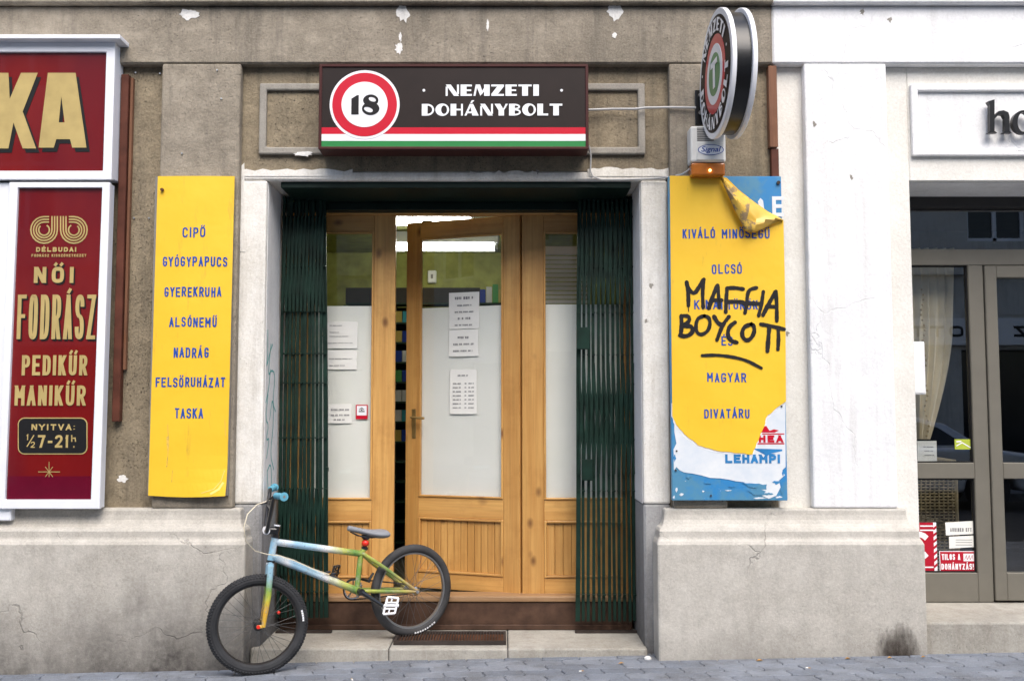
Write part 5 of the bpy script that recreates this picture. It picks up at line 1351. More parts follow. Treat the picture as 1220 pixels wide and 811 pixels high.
# things on the window
yn = YW + .0275
notice('small framed white card low in the upper shop window pane', 1093, 1116, 525, 549, yn + .04, [(.3, .3, .85, 6), (.5, .35, .8, 5), (.7, .35, .85, 5)], name='framed_card', cat='card')
t = thing('green_sticker', 'small yellow-green sticker in the upper shop window pane', 'sticker', tuple(P(1147, 535, yn)))
a, b = P(1137, 523, yn), P(1157.5, 535, yn)
M['lime'] = simple('lime_print', (.42, .50, .06), .5); obj('sticker_sheet', MB().box(a.x, b.x, yn - .003, yn - .001, b.z, a.z), 'lime', t)
m = MB(); ribbon(m, px_poly([(1139, 531), (1146, 527), (1156, 533)], yn), .006, yn - .004); ribbon(m, px_poly([(1139, 526), (1145, 525.5)], yn), .008, yn - .004); obj('sticker_print', m, 'swhite', t)
def card(label, c4_, y, txt=None, lines=0, nm='white_label_card'):
    t = thing(nm, label, 'card', tuple(P(sum(p[0] for p in c4_) / 4, c4_[2][1], y)), 'white cards stuck low on the shop window')
    obj('sheet', MB().prism(px_poly(c4_, y), y - .001, y), 'paper', t)
    m = MB()
    if txt: px_text(m, txt, c4_[0][0] + 6, c4_[1][0] - 4, c4_[0][1] + 6.5, c4_[0][1] + 11, y - .0015, .8, gap=.4)
    for i in range(lines):
        a = P(c4_[0][0] + 8, c4_[0][1] + 4 + i * 3, y); b = P(c4_[1][0] - 5, c4_[0][1] + 4 + i * 3, y); m.box(a.x, b.x, y - .002, y - .0012, a.z, a.z + .003)
    obj('print', m, 'print', t)
card('upper white card reading AURINKO KFT low on the shop window', [(1126, 622), (1161.5, 620), (1162, 635.5), (1127, 637.5)], yn - .001, 'AURINKO KFT')
card('lower white card with faint lines just above the red no smoking sign', [(1130.5, 639), (1163, 637.5), (1163, 651), (1131, 653)], yn - .002, None, 3)
t = thing('no_smoking_sign', 'red sign reading TILOS A DOHÁNYZÁS low on the right shop window', 'sign', tuple(P(1140, 680, yn)))
y = yn - .001; M['crimson'] = simple('crimson_print', (.42, .012, .03), .4)
c0, c1 = P(1119, 656, y), P(1162, 680.5, y)
obj('sign_sheet', MB().box(c0.x, c1.x, y - .001, y, c1.z, c0.z), 'swhite', t)
obj('sign_field', MB().box(c0.x + .004, c1.x - .004, y - .0018, y - .001, c1.z + .004, c0.z - .004), 'crimson', t)
m = MB(); px_text(m, 'TILOS A', 1122, 1144, 659.5, 666.5, y - .0022, 1.3, gap=.3); px_text(m, 'DOHÁNYZÁS!', 1121.5, 1160, 671, 678, y - .0022, 1.3, gap=.3)
m.box(PX(1147.5, 660, y), PX(1160, 660, y), y - .0024, y - .002, PZ(668, y), PZ(659, y)); obj('lettering', m, 'swhite', t)
m = MB()
for i in range(3): ribbon(m, px_poly([(1149 + i * 3.5, 666), (1151 + i * 3.5, 661), (1152 + i * 3.5, 666)], y), .003, y - .003)
obj('emblem', m, 'crimson', t)
t = thing('smoke_free_poster', 'red poster with a big white C shape at the left foot of the shop window', 'poster', tuple(P(1105, 680, yn)))
a, b = P(1086, 622, y), P(1117, 680.5, y)
obj('poster_sheet', MB().box(a.x, b.x, y - .001, y, b.z, a.z), 'swhite', t)
m = MB(); m.box(a.x, b.x - .018, y - .0018, y - .001, b.z, a.z)
for i in range(7): q = b.z + .02 + i * .036; m.prism([(b.x - .018, q), (b.x, q + .014), (b.x, q + .03), (b.x - .018, q + .016)], y - .0018, y - .001)
obj('poster_field', m, 'crimson', t)
m = MB(); ribbon(m, px_poly([(1094 + 13 * math.cos(R(q)), 650 - 14 * math.sin(R(q))) for q in range(40, 321, 20)], y), .032, y - .0024)
for py in (626, 631, 675): m.box(PX(1096, py, y), PX(1112, py, y), y - .0026, y - .002, PZ(py + 1, y), PZ(py - .6, y))
obj('poster_print', m, 'swhite', t)
o = thing('white_junction_box', 'small white upright box on the left edge of the shop window', 'box', tuple(P(1094, 470, 5.52)))
obj('box_case', MB().box(WL + .001, PX(1102.5, 440, 5.50), 5.50, 5.53, PZ(470, 5.51), PZ(407, 5.51)), 'white', o, bevel=.004)
obj('box_lid', MB().box(WL + .006, PX(1102.5, 440, 5.50) - .005, 5.497, 5.5, PZ(468, 5.51), PZ(409, 5.51)), 'white', o, bevel=.001)

# ================================================================== PAVEMENT
SL = .0205; x250 = P(250, 793, YP).x
pv = obj('pavement', MB().add([(XL, 2.2, 0), (XR, 2.2, 0), (XR, 6.0, 0), (XL, 6.0, 0), (XL, 2.2, -.12), (XR, 2.2, -.12)], [(0, 1, 2, 3), (4, 5, 1, 0)]), 'sand', None)
pv['kind'] = 'structure'
# place it by hand: local origin at (0, 0, 0), tilted along x
pv.data.transform(Matrix.Translation(pv.location)); pv.location = (0, 0, -SL * x250 - .007 + .002); pv.rotation_euler = (0, -math.atan(SL), 0)
PWd, PHd = .2, .1
def paver_outline(w_, h_):
    g_ = .0022; a = .0075; pts = []
    xs5 = [0, .125, .25, .375, .5, .625, .75, .875, 1]
    wob = lambda s: a * (1 if (s * 2) % 1 < .5 else -1) * math.sin((s * 2 % .5) * 2 * math.pi) * .8
    bot = [(x * w_, wob(x)) for x in xs5]; side = [(.008 * math.sin(t * 2 * math.pi), t * h_) for t in (.25, .5, .75)]
    o = [(x, z + g_) for x, z in bot]
    o[0] = (g_, g_); o[-1] = (w_ - g_, g_)
    r_ = [(w_ + x - g_, z) for x, z in side]
    tp = [(x, z + h_ - g_) for x, z in bot][::-1]; tp[0] = (w_ - g_, h_ - g_); tp[-1] = (g_, h_ - g_)
    l_ = [(x + g_, z) for x, z in side][::-1]
    return o + r_ + tp + l_
PO = paver_outline(PWd, PHd)
cxp, cyp = PWd / 2, PHd / 2
def paver_mesh(mb, ox, oy, oz=0., tx=0., ty=0.):
    n = len(PO); v = []
    for (k_, zz) in ((1, -.02), (1, .004), (.955, .0075)):
        for x, y in PO:
            xx = (x - cxp) * k_; yy = (y - cyp) * (k_ if k_ == 1 else .92); v.append((ox + xx, oy + yy, oz + zz + xx * tx + yy * ty))
    f = [tuple(range(2 * n, 3 * n))] + [(r * n + i, r * n + (i + 1) % n, (r + 1) * n + (i + 1) % n, (r + 1) * n + i) for r in (0, 1) for i in range(n)]
    mb.add(v, f)
pm0 = MB(); paver_mesh(pm0, 0, 0)
p0 = obj('paver', pm0, 'paver', pv, local=True); p0.location = (0, 0, 0)
mesh_p = p0.data; mesh_p.transform(Matrix.Translation((0, 0, -.00625)))
first = True; field = MB(); cnt = 0
NX = int(18 / PWd)
for r_ in range(0, 36):
    yy = 5.42 - r_ * PHd
    if yy < 2.25: break
    for i in range(NX):
        xx = XL + .1 + (i + (.5 if r_ % 2 else 0)) * PWd + (r_ % 3) * .01
        dz, tx, ty = random.uniform(-.0015, .0015), random.uniform(-.012, .012), random.uniform(-.015, .015)
        near = abs(xx) < 2.95 and r_ < 10 and yy < 5.48
        if near and cnt < 300:
            if first: o = p0; first = False
            else: o = p0.copy(); C.objects.link(o)
            o.location = (xx, yy, .007 + dz); o.rotation_euler = (ty, -tx, random.uniform(-.01, .01)); cnt += 1
        else: paver_mesh(field, xx, yy, .001 + dz, tx, ty)
fo = obj('paver_field', field, 'paver', pv, local=True, kind='stuff')
# road, kerbs, opposite pavement
rd = struct(obj('road', MB().add([(-60, -5.2, -.16), (60, -5.2, -.16), (60, 2.05, -.16), (-60, 2.05, -.16)], [(0, 1, 2, 3)]), 'asphalt'))
gr = struct(obj('ground', MB().add([(-80, -80, -.4), (80, -80, -.4), (80, 80, -.4), (-80, 80, -.4)], [(0, 1, 2, 3)]), 'asphalt'))
kb = obj('kerb_stone', MB().box(XL, XL + .995, 2.06, 2.2, -.35, .0), 'kerb', None, bevel=.01); kb['kind'] = 'structure'; kb.name = 'kerb'
kb.data.transform(Matrix.Identity(4))
ksx = kb.location.copy()
kp = struct(obj('pavement', MB().box(-60, 60, -8.2, -5.2, -.3, -.03), 'paver', None))
for i in range(1, 18):
    o = kb.copy(); C.objects.link(o); o.location = ksx + Vector((i, 0, SL * (i))); 
ksl = -SL * (x250 - XL)
for o in C.objects:
    if o.name.startswith('kerb'): o.location.z += ksl - .005

# ================================================================== LITTER, STONE
o = obj('small_stone', MB().sphere((PX(773, 778, 5.30), 5.34, .048 + .012), .018, (1.1, .9, .8), 10), 'stone', None, smooth=True)
tag(o, 'small white pebble at the foot of the pale plinth by the door step', 'pebble')
lv = [(1060, 776, 'dry leaf on the paving at the foot of the pale plinth'), (1010, 780, 'curled brown leaf left of the soot stain at the plinth foot'), (905, 781, 'tiny dry leaf at the middle of the pale plinth foot'), (1100, 775, 'ochre leaf in the corner beside the right shop step'), (740, 783, 'small brown leaf on the paving before the door step')]
for i, (a, b, l) in enumerate(lv):
    yv = 5.25; x = PX(a, b, yv); z = SL * (x - x250) + .012
    m = MB(); k = .014 + .003 * (i % 3)
    m.add([(x - k, yv, z), (x, yv - k * .6, z + .006), (x + k, yv + .004, z + .002), (x, yv + k * .6, z + .008), (x + k * .3, yv, z + .001)], [(0, 1, 4), (1, 2, 4), (2, 3, 4), (3, 0, 4)])
    tag(obj('dry_leaf', m, 'litter', None), l, 'leaf', 'dry leaves along the wall foot')

# ================================================================== BICYCLE
FW = P(307, 741.5, 5.20); RW = P(490.5, 696.5, 5.71)
WR_ = .2555
gzf = SL * (FW.x - x250); FW.z = gzf + WR_ + .004; RW.z = zS + WR_ + .001
bd = Vector((RW.x - FW.x, RW.y - FW.y, 0)).normalized(); bn = Vector((bd.y, -bd.x, 0))      # towards the rear; towards the camera's side
bk = thing('bmx_bicycle', 'small bicycle with sprayed blue, white and green frame leaning in the shop doorway', 'bicycle', (FW.x, FW.y, 0))
def BP(px, py, off=0.):
    """point of the bicycle's own plane (shifted sideways by off) seen at pixel px, py"""
    u = (px - CX) / F; v = (CY - py) / F; d = Vector((u, math.cos(PITCH) - v * math.sin(PITCH), math.sin(PITCH) + v * math.cos(PITCH)))
    o = Vector((0, 0, CAMZ)); base = FW + bn * off
    return o + d * ((base - o).dot(bn) / d.dot(bn))
TURN = R(17)
wd_ = Vector((math.cos(TURN), math.sin(TURN), 0)); wn = Vector((wd_.y, -wd_.x, 0))
def wheel(c, d, nrm, tr, rimmat, tyremat, knob, rr, label):
    """wheel standing in the plane of d and z; tr tyre radius"""
    up = Vector((0, 0, 1))
    def pt(r, a, s): return c + d * (r * math.cos(a)) + up * (r * math.sin(a)) + nrm * s
    N = 64
    def torus(prof_, n=N):
        v = []; f = []; k = len(prof_)
        for i in range(n):
            a = 2 * math.pi * i / n
            for (r, s) in prof_: v.append(pt(r, a, s))
        for i in range(n):
            for j in range(k): f.append((i * k + j, i * k + (j + 1) % k, ((i + 1) % n) * k + (j + 1) % k, ((i + 1) % n) * k + j))
        return MB().add(v, f)
    Rw = WR_ - (.003 if knob else 0)
    rc = Rw - tr
    rim = obj('wheel_rim', torus([(rc - tr * .55, -.012), (rc - tr * .55 - rr, -.010), (rc - tr * .55 - rr - .003, 0), (rc - tr * .55 - rr, .010), (rc - tr * .55, .012)]), rimmat, bk, smooth=True, label=label)
    ty = torus([(rc + tr * math.cos(t), tr * .95 * math.sin(t)) for t in [2 * math.pi * k / 12 for k in range(12)]])
    if knob:
        for i in range(96):
            a = 2 * math.pi * i / 96
            for s0, ph in ((-.55, 0), (0, .5), (.55, 0), (-.95, .5), (.95, .5)):
                t = s0 * 1.05; aa = a + ph * 2 * math.pi / 96; r0 = rc + tr * math.cos(t); s = tr * .95 * math.sin(t)
                hw = .0045; ha = .0042 / Rw
                nr = math.cos(t); ns = math.sin(t)
                v = []
                for (da, q) in ((-ha, -hw), (ha, -hw), (ha, hw), (-ha, hw)):
                    v.append(pt(r0 - .002 - q * ns, aa + da, s + q * nr))
                for (da, q) in ((-ha, -hw), (ha, -hw), (ha, hw), (-ha, hw)):
                    v.append(pt(r0 + .0034 * nr - q * ns * .8, aa + da * .8, s + q * nr * .8 + .0034 * ns))
                ty.add(v, [(4, 5, 6, 7), (0, 1, 5, 4), (1, 2, 6, 5), (2, 3, 7, 6), (3, 0, 4, 7)])
    def child(nm, mb, mat, **k): 
        o = obj(nm, mb, mat, rim, **k); return o
    child('tyre', ty, tyremat, smooth=not knob)
    wl_ = MB()
    for k2 in range(9 if not knob else 5):
        a0 = R(-88 + 4 * k2) if not knob else R(2 + 3 * k2)
        r0 = rc + tr * .1
        wl_.add([pt(r0 - .004, a0, tr * .97), pt(r0 - .004, a0 + R(2.6), tr * .97), pt(r0 + .005, a0 + R(2.6), tr * .95), pt(r0 + .005, a0, tr * .95)], [(0, 1, 2, 3)])
    child('tyre_print', wl_, 'swhite')
    child('hub', MB().tube([c - nrm * .05, c - nrm * .045, c - nrm * .03, c + nrm * .03, c + nrm * .045, c + nrm * .05], [.012, .024, .016, .016, .024, .012], 12), 'bblack' if knob else 'steel', smooth=True)
    child('axle_nut', MB().tube([c + nrm * .056, c + nrm * .07], .010, 6), 'bred' if knob else 'steel')
    for i in range(36):
        a = 2 * math.pi * i / 36; side = 1 if i % 2 else -1; tw = R(62) * (1 if (i // 2) % 2 else -1)
        p0_ = pt(.023, a + tw, side * .033); p1_ = pt(rc - tr * .55 - rr, a, 0)
        child('spoke', MB().tube([p0_, p1_], .0010, 4, caps=False), 'spoke')
    if knob:
        p = pt(rc * .52, R(28), .005); child('spoke_reflector', MB().sphere(p, .009, n=8), 'bred')
    return rim
fwheel = wheel(FW, wd_, wn, .027, 'rimdark', 'rubber', True, .014, 'dark front wheel with a knobbly tyre')
rwheel = wheel(RW, bd, bn, .024, 'rim', 'rubber2', False, .016, 'rear wheel with a grey rim and slick tyre')
HT_ = BP(327.5, 640); HB = BP(322.5, 667)
sa = (HT_ - HB).normalized()
ST = BP(431.5, 659); BB = BP(425, 703)
def bt(nm, pts, r, mat='bike', n=12, **k): return obj(nm, MB().tube(pts, r, n), mat, bk, smooth=True, **k)
bt('head_tube', [HB, HT_], .0185)
bt('head_cup', [HB - sa * .012, HB], .0225, 'bblack'); bt('head_cup', [HT_, HT_ + sa * .012], .0225, 'bblack')
bt('top_tube', [HT_ - sa * .022, BP(432, 659.5)], [.0185, .0175])
bt('down_tube', [HB + sa * .02, BB], [.0205, .019])
bt('seat_tube', [BB, BP(430, 659), BP(434.5, 653)], [.015, .015, .016])
DR_ = RW + bn * .055; DL_ = RW - bn * .055
for s in (1, -1):
    rd_ = RW + bn * .055 * s
    s0 = ST + Vector((0, 0, .0)) + bn * .012 * s
    bt('seat_stay', [s0, s0 + (rd_ - s0) * .35 + bn * .03 * s, rd_ + Vector((0, 0, .004))], [.011, .0105, .0085])
    bt('chain_stay', [BB + bn * .02 * s, BB + (rd_ - BB) * .3 + bn * .02 * s, rd_], [.011, .011, .009])
    obj('dropout', MB().tube([rd_ - bn * .003, rd_ + bn * .003], .018, 10), 'bike', bk)
bt('bottom_bracket', [BB - bn * .035, BB + bn * .035], .021)
bt('seat_clamp', [BP(434.3, 654), BP(434.8, 651)], .019, 'bblack')
bt('seat_post', [BP(434.5, 653), BP(435.5, 639)], .0125, 'bblack')
obj('seat_lamp', MB().sphere(BP(434.5, 646.5) + bn * .008, .021, (1, .9, .9), 14), 'bred', bk, smooth=True, label='round red lamp on the seat post')
# fork
CR = HB - sa * .022
fm = MB()
fm.tube([CR - wn * .058, CR + wn * .058], .0165, 12); 
obj('fork_crown', fm, 'fork', bk, smooth=True)
bt('steerer_collar', [CR, HB - sa * .012], .02, 'swhite')
for s in (1, -1):
    lo_ = FW + wn * .056 * s
    top_ = CR + wn * .056 * s
    kn = lo_ + Vector((.030, 0, .03))
    bt('fork_leg', [top_, top_ + (kn - top_) * .55 + wd_ * .006, kn, lo_ + Vector((.026, 0, -.002))], [.0165, .0155, .012, .011], 'fork')
    obj('fork_dropout', MB().tube([lo_ + Vector((.022, 0, 0)), lo_ + Vector((-.006, 0, -.001))], .0095, 8), 'fork', bk)
# stem and handlebar
SB = HT_ + sa * .014
bt('stem_post', [SB, SB + sa * .045], .0185, 'bblack')
clamp = SB + sa * .025 - wd_ * .052 
obj('stem', MB().tube([SB + sa * .022, clamp], [.021, .019], 10), 'bblack', bk, smooth=True)
obj('stem_cap', MB().tube([SB + sa * .045, SB + sa * .052], .0165, 12), 'swhite', bk)
obj('bar_clamp', MB().tube([clamp - wn * .026, clamp + wn * .026], .0195, 12), 'swhite', bk, smooth=True)
BHt = .195
upv = (Vector((0, 0, 1)) + wd_ * .14).normalized()
bl = []
for s in (-1, 1):
    bl.append([clamp + wn * .05 * s, clamp + wn * .075 * s + upv * .015, clamp + wn * .15 * s + upv * (BHt - .02), clamp + wn * .18 * s + upv * BHt, clamp + wn * .315 * s + upv * (BHt + .004) + wd_ * .035])
hp_ = bl[0][::-1] + bl[1]
bt('handlebar', hp_, .0112, 'bblack', 10)
bt('crossbar', [clamp + wn * -.118 + upv * (BHt * .62), clamp + wn * .118 + upv * (BHt * .62)], .008, 'bblack', 8)
for s, l_ in ((1, 1), (-1, 0)):
    e = bl[1 if s == 1 else 0]; a = e[3] + (e[4] - e[3]) * .14; dd = (e[4] - e[3]).normalized()
    L_ = (e[4] - a).length; pts = []; rs_ = []
    for i in range(22): pts.append(a + dd * (L_ * i / 21)); rs_.append(.0165 if i % 2 else .0148)
    pts += [e[4] + dd * .001, e[4] + dd * .005, e[4] + dd * .006]; rs_ += [.022, .022, .012]
    bt('grip', pts, rs_, 'grip', 12)
    bt('grip_end', [e[4] + dd * .006, e[4] + dd * .0065], .007, 'slot', 10)
ll = bl[1][3] + wn * .02
bt('brake_lever', [ll, ll - wd_ * .03 - upv * .02, ll - wd_ * .04 - upv * .03 + wn * .06], .006, 'bblack', 8)
# cable
ca = ll - wd_ * .02 - upv * .02
bt('brake_cable', [ca, BP(306, 601, .16), BP(295, 612, .18), BP(290.5, 628, .18), BP(293, 645, .16), BP(304, 656, .1), BP(318, 660, .05), BP(333, 661.5, .03), BP(350, 667, .026), BP(372, 677, .026), BP(392, 684, .026)], .0028, 'curtain', 6, label='thin yellow brake cable looping past the head tube')
for q in ((391, 684), (397, 686)):
    a = BP(q[0], q[1] - 3, .02); bt('cable_guide', [a - bd * .012, a + bd * .012], .006, 'bblack', 6)
# saddle
sc_ = BP(436, 636.5)
prof_s = []
sect = [(-.118, .012, .014, .010), (-.105, .018, .017, .010), (-.06, .024, .016, .006), (-.01, .036, .018, .000), (.04, .060, .024, -.004), (.085, .074, .028, .000), (.115, .070, .026, .004), (.128, .05, .014, .004)]
v = []; ns_ = 16
tilt = Vector((bd.x, bd.y, -.17)).normalized(); upS = bn.cross(tilt).normalized(); upS = upS if upS.z > 0 else -upS
for (s, hw, hh, dz) in sect:
    for j in range(ns_):
        a = 2 * math.pi * j / ns_
        v.append(sc_ + tilt * s + bn * (hw * math.cos(a)) + upS * (dz + hh * (math.sin(a) if math.sin(a) > 0 else math.sin(a) * .9) + .012))
f = [(i * ns_ + j, i * ns_ + (j + 1) % ns_, (i + 1) * ns_ + (j + 1) % ns_, (i + 1) * ns_ + j) for i in range(len(sect) - 1) for j in range(ns_)] + [tuple(range(ns_))[::-1], tuple(range((len(sect) - 1) * ns_, len(sect) * ns_))]
o = obj('saddle', MB().add(v, f), 'saddle', bk, smooth=True); ss = o.modifiers.new('s', 'SUBSURF'); ss.levels = 1; ss.render_levels = 2
for s in (1, -1):
    bt('saddle_rail', [sc_ + tilt * -.09 + bn * .012 * s + upS * .004, sc_ + tilt * -.04 + bn * .02 * s - upS * .012, sc_ + tilt * .03 + bn * .022 * s - upS * .012, sc_ + tilt * .09 + bn * .03 * s + upS * .004], .0035, 'bblack', 6)
obj('saddle_clamp', MB().tube([sc_ - bn * .025 - upS * .012, sc_ + bn * .025 - upS * .012], .014, 10), 'bblack', bk, smooth=True)
# cranks, pedals, chain
PE = BP(456, 721, .075)
bt('crank_arm', [BB + bn * .055, PE], [.014, .011], 'bblack', 8)
bt('crank_boss', [BB + bn * .035, BB + bn * .066], .018, 'bblack', 12)
cd = (PE - (BB + bn * .075)); PF = BB - bn * .075 - cd * 1.0
bt('crank_arm', [BB - bn * .055, PF], [.014, .011], 'bblack', 8)
def pedal(c, out, mt='swhite'):
    a1 = Vector((bd.x, bd.y, .25)).normalized(); a1 = a1 * .3 + Vector((0, 0, 1)) * .95; a1.normalize()
    lat = bn * out * .55 + bd * .75; lat.normalize()
    nn = a1.cross(lat).normalized()
    cc = c + lat * .042
    rr_ = obj('pedal', MB().tube([c, c + lat * .088], .008, 8), mt, bk, smooth=True)
    m = MB(); 
    def bar_(p, q, r=.0048): m.tube([p, q], r, 6)
    h, w_ = .046, .034
    cs = [cc + a1 * h - lat * w_ * .8, cc + a1 * h * .9 + lat * w_, cc - a1 * h * .9 + lat * w_, cc - a1 * h - lat * w_ * .8]
    for i in range(4): bar_(cs[i], cs[(i + 1) % 4], .0068)
    bar_(cc + a1 * .017 - lat * w_ * .8, cc + a1 * .017 + lat * w_); bar_(cc - a1 * .017 - lat * w_ * .8, cc - a1 * .017 + lat * w_)
    bar_(cc + a1 * h - lat * .0, cc + a1 * .017); bar_(cc - a1 * h, cc - a1 * .017)
    obj('pedal_cage', m, mt, rr_, smooth=True)
    mp = MB()
    for s1_ in (-1, 1):
        for s2_ in (-1, 0, 1):
            q = cc + a1 * h * s1_ + lat * w_ * .8 * s2_; mp.tube([q - nn * .011, q + nn * .011], .0016, 5)
    obj('pedal_pin', mp, 'steel', rr_)
pedal(PE, 1); pedal(PF, -1, 'rimdark')
CRc = BB - bn * .045; m = MB(); N = 50
o_ = []; i_ = []
for k2 in range(N * 2):
    a = math.pi * k2 / N; r = .060 if k2 % 4 < 2 else .055
    o_.append(CRc + bd * (r * math.cos(a)) + Vector((0, 0, r * math.sin(a)))); i_.append(CRc + bd * (.047 * math.cos(a)) + Vector((0, 0, .047 * math.sin(a))))
n2 = len(o_); m.add(o_ + i_ + [p - bn * .004 for p in o_ + i_], [(k2, (k2 + 1) % n2, n2 + (k2 + 1) % n2, n2 + k2) for k2 in range(n2)] + [(2 * n2 + k2, 3 * n2 + k2, 3 * n2 + (k2 + 1) % n2, 2 * n2 + (k2 + 1) % n2) for k2 in range(n2)] + [(k2, 2 * n2 + k2, 2 * n2 + (k2 + 1) % n2, (k2 + 1) % n2) for k2 in range(n2)])
for k2 in range(5):
    a = 2 * math.pi * k2 / 5 + .3; m.tube([CRc + bd * (.012 * math.cos(a)) + Vector((0, 0, .012 * math.sin(a))), CRc + bd * (.05 * math.cos(a)) + Vector((0, 0, .05 * math.sin(a)))], .004, 6)
obj('chainring', m, 'steel', bk)
CG = RW - bn * .045
obj('rear_cog', MB().tube([CG, CG - bn * .004], .026, 16), 'steel', bk)
for s in (1, -1):
    a = CRc + Vector((0, 0, .057 * s)); b = CG + Vector((0, 0, .027 * s))
    L_ = (b - a).length; nl = int(L_ / .0127); m = MB()
    for i in range(nl): m.tube([a + (b - a) * ((i + .1) / nl), a + (b - a) * ((i + .9) / nl)], .0042, 5)
    obj('chain', m, 'darkiron', bk)
arcp = [CRc + bd * (.057 * math.cos(t)) + Vector((0, 0, .057 * math.sin(t))) for t in [R(90 + 180 * i / 12) for i in range(13)]]
obj('chain', MB().tube(arcp, .0042, 5), 'darkiron', bk)
# rear brake
q = BP(437, 691, .02); obj('rear_brake', MB().tube([q - bn * .05, q + bn * .03], .009, 8).tube([q + bn * .02, q + bn * .02 + Vector((0, 0, .04)) + bd * .03], .007, 6), 'bblack', bk)

# ================================================================== ACROSS THE STREET (seen in the glass)
OY = -8.2
op = thing('opposite_building', 'pale old building across the street reflected in the shop window glass', 'building', (0, OY, 0))
m = MB(); xs_o = []
WX = [-14 + 2.4 * i for i in range(15)]
def obx(nm, mat, *a, **k): return obj(nm, MB().box(*a), mat, op, **k)
obx('ground_wall', 'oppwall', -20, 26, OY - 2, OY - .02, 3.3, 4.3)
for i in range(len(WX) + 1):
    a = -20 if i == 0 else WX[i - 1] + .6; b = 26 if i == len(WX) else WX[i] - .6
    obx('pier', 'oppwall', a, b, OY - 2, OY, 4.3, 9.6)
for z0_, z1_ in ((4.3, 4.8), (6.6, 7.6), (9.2, 9.6)):
    for x in WX: obx('spandrel', 'oppwall', x - .6, x + .6, OY - 1.9, OY - .04, z0_, z1_)
fr0 = None
for zz0, zz1 in ((4.8, 6.6), (7.6, 9.2)):
    for x in WX:
        mb = MB(); zc_ = (zz0 + zz1) / 2
        for (a, b, c, d) in ((x - .6, x - .53, zz0, zz1), (x + .53, x + .6, zz0, zz1), (x - .04, x + .04, zz0, zz1), (x - .53, x + .53, zz0, zz0 + .07), (x - .53, x + .53, zz1 - .07, zz1), (x - .53, x + .53, zz1 - .5, zz1 - .44)): mb.box(a, b, OY - .16, OY - .1, c, d)
        wf = obj('window_frame', mb, 'wframe', op)
        obj('glass_pane', MB().box(x - .58, x + .58, OY - .15, OY - .14, zz0 + .01, zz1 - .01), 'carglass', wf)
obx('cornice', 'oppwall', -20, 26, OY - 2, OY + .3, 9.6, 10.0)
obx('string_course', 'oppwall', -20, 26, OY - .02, OY + .12, 4.1, 4.3)
for i in range(10):
    a = -19 + i * 4.6
    obx('shop_pier', 'oppwall', a - .6, a + .6, OY - 2, OY, -.1, 3.3)
    obx('shop_glass', 'carglass', a + .6, a + 4.0, OY - .5, OY - .45, .2, 2.6)
    obx('shop_stall_riser', 'dtaupe', a + .6, a + 4.0, OY - .5, OY - .1, -.1, .2)
    obx('shop_lintel', 'oppwall', a + .6, a + 4.0, OY - 2, OY - .05, 2.6, 3.3)
so_ = thing('opposite_shop_sign', 'white shop sign with dark letters across the street seen mirrored in the glass', 'sign', (9, OY + .2, 2.75))
obj('sign_panel', MB().box(5.6, 12.2, OY + .02, OY + .12, 2.68, 3.22), 'swhite', so_)
m = MB()
stroke_text(m, 'HÁZ', 11.5, 10.3, 2.82, 3.08, OY + .125, .05) if 0 else None
def mirror_text(txt, xa, xb):      # faces +y: reads right to left in x
    t = MB(); stroke_text(t, txt, -xa, -xb, 2.84, 3.06, 0, .05)
    m.add([(-p.x, OY + .125 + .001 - p.y, p.z) for p in t.v], t.f)
mirror_text('HÁZ', 11.2, 10.2); mirror_text('OTTHON', 9.2, 7.0)
obj('lettering', m, 'black', so_)
for x in (6.1, 11.8): obj('sign_mark', MB().box(x - .18, x + .18, OY + .12, OY + .13, 2.75, 3.16), 'red', so_)
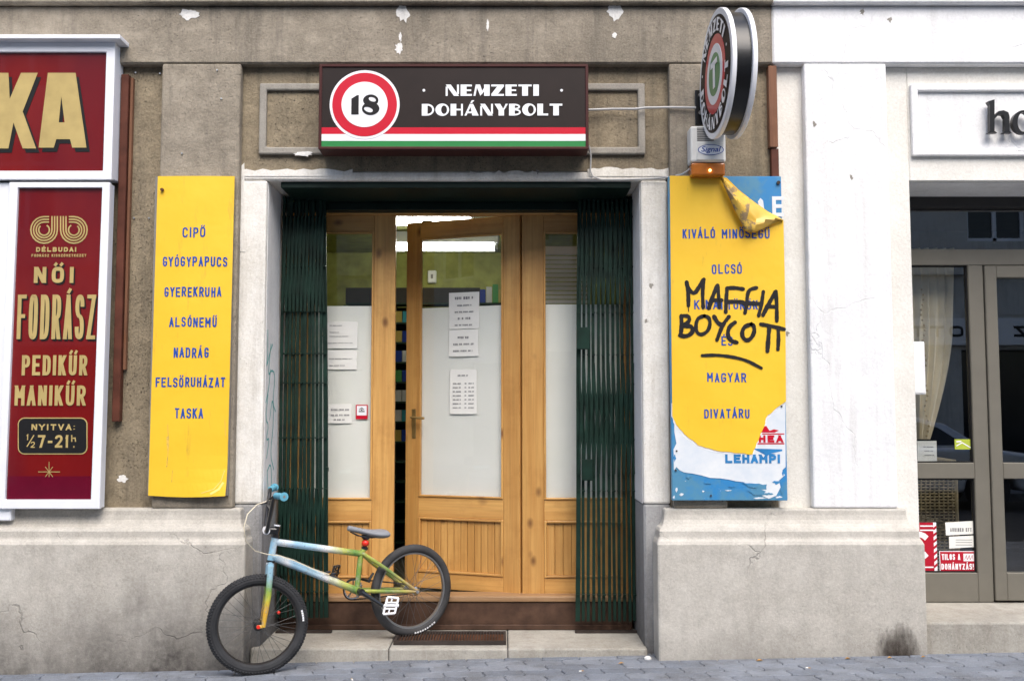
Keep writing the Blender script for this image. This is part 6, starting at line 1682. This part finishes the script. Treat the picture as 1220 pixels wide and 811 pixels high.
# parked saloon car, side on
def car(x0, label, paint):
    cy0 = -4.35; cr = thing('parked_car', label, 'car', (x0, cy0, -.16)); z_ = -.16
    prof_c = [(-2.15, .35), (-2.2, .55), (-2.12, .78), (-1.95, .92), (-1.2, .98), (1.25, .96), (2.0, .86), (2.2, .7), (2.22, .5), (2.15, .32), (1.75, .30), (1.68, .5), (1.5, .62), (1.3, .64), (1.1, .6), (.98, .46), (.93, .28), (-.95, .28), (-1.0, .46), (-1.12, .6), (-1.32, .64), (-1.52, .6), (-1.66, .46), (-1.72, .3)]
    m = MB().prism([(x0 + a, z_ + b) for a, b in prof_c], cy0 - .84, cy0 + .84); obj('body', m, paint, cr, bevel=.06, seg=3)
    g = [(-1.5, .95), (-.95, 1.36), (-.5, 1.44), (.35, 1.42), (.75, 1.32), (1.3, .95)]; v = []
    for yy, k_ in ((-.78, 0), (.78, 0)):
        for a, b in g: v.append((x0 + a, cy0 + yy * (1 - .22 * max(0, (b - .95) / .49)), z_ + b))
    n = len(g); obj('roof', MB().add(v, [tuple(range(n)), tuple(range(2 * n - 1, n - 1, -1))] + [(i, i + n, (i + 1) % n + n, (i + 1) % n) for i in range(n)]), paint, cr, bevel=.04, seg=3)
    for s in (1, -1):
        def sp(a, b): return (x0 + a, cy0 + s * (.785 * (1 - .22 * max(0, (b - .95) / .49)) + .004), z_ + b)
        for q in ([(-1.28, 1.0), (-.9, 1.29), (-.35, 1.36), (-.35, 1.0)], [(-.28, 1.0), (-.28, 1.37), (.32, 1.35), (.62, 1.26), (1.0, 1.0)]):
            obj('side_window', MB().add([sp(*t) for t in q], [(0, 1, 2, 3)[:len(q)] if len(q) == 4 else tuple(range(len(q)))]), 'carglass', cr)
        for a in (-.6, .3): obj('door_handle', MB().box(x0 + a, x0 + a + .18, cy0 + s * .84, cy0 + s * .865, z_ + .82, z_ + .85), 'black', cr, bevel=.004)
        obj('tail_lamp', MB().box(x0 - 2.17, x0 - 1.95, cy0 + s * .6, cy0 + s * .85, z_ + .66, z_ + .84), 'taillight', cr, bevel=.02)
        obj('headlight', MB().box(x0 + 1.98, x0 + 2.2, cy0 + s * .55, cy0 + s * .848, z_ + .6, z_ + .74), 'swhite', cr, bevel=.02)
        for a in (-1.33, 1.32):
            wh = obj('wheel', MB().tube([(x0 + a, cy0 + s * .62, z_ + .31), (x0 + a, cy0 + s * .83, z_ + .31)], .31, 24), 'rubber', cr, bevel=.02)
            obj('wheel_rim', MB().tube([(x0 + a, cy0 + s * .825, z_ + .31), (x0 + a, cy0 + s * .838, z_ + .31)], .19, 16), 'alum', wh)
    for a0, a1 in (((-1.46, .97), (-.97, 1.345)), ((1.26, .97), (.77, 1.305))):
        d_ = Vector((a1[1] - a0[1], -(a1[0] - a0[0]))).normalized() * .012 * (-1 if a0[0] < 0 else 1)
        v = [(x0 + a0[0] + d_.x, cy0 - .68, z_ + a0[1] + abs(d_.y)), (x0 + a0[0] + d_.x, cy0 + .68, z_ + a0[1] + abs(d_.y)), (x0 + a1[0] + d_.x, cy0 + .56, z_ + a1[1] + abs(d_.y)), (x0 + a1[0] + d_.x, cy0 - .56, z_ + a1[1] + abs(d_.y))]
        obj('windscreen', MB().add(v, [(0, 1, 2, 3)]), 'carglass', cr)
car(6.1, 'silver saloon car parked across the street, mirrored in the shop window', 'carpaint')
M['carpaint2'] = simple('dark_grey_car_paint', (.1, .11, .12), .25, .5, coat=.8)
car(11.0, 'dark grey saloon car parked across the street behind the silver one', 'carpaint2')

# ================================================================== SMALL LITTER ON THE PAVING
for i, (a, b, yv, ang, l) in enumerate(((690, 790, 5.12, .4, 'cigarette butt on the paving before the right end of the door step'), (420, 796, 5.05, 1.9, 'cigarette butt on the paving just right of the front wheel'), (960, 792, 5.10, -.5, 'cigarette butt on the paving before the pale plinth'), (120, 801, 5.10, .9, 'cigarette butt on the paving before the cracked grey plinth'))):
    x = PX(a, b, yv); z = SL * (x - x250) + .010; d = Vector((math.cos(ang), math.sin(ang), 0)) * .012
    c = Vector((x, yv, z)); t = thing('cigarette_butt', l, 'cigarette butt', tuple(c), 'cigarette butts on the paving')
    obj('paper_tube', MB().tube([c, c + d], .0042, 8), 'paper', t); obj('filter', MB().tube([c + d, c + d * 2], .0043, 8), 'litter', t)
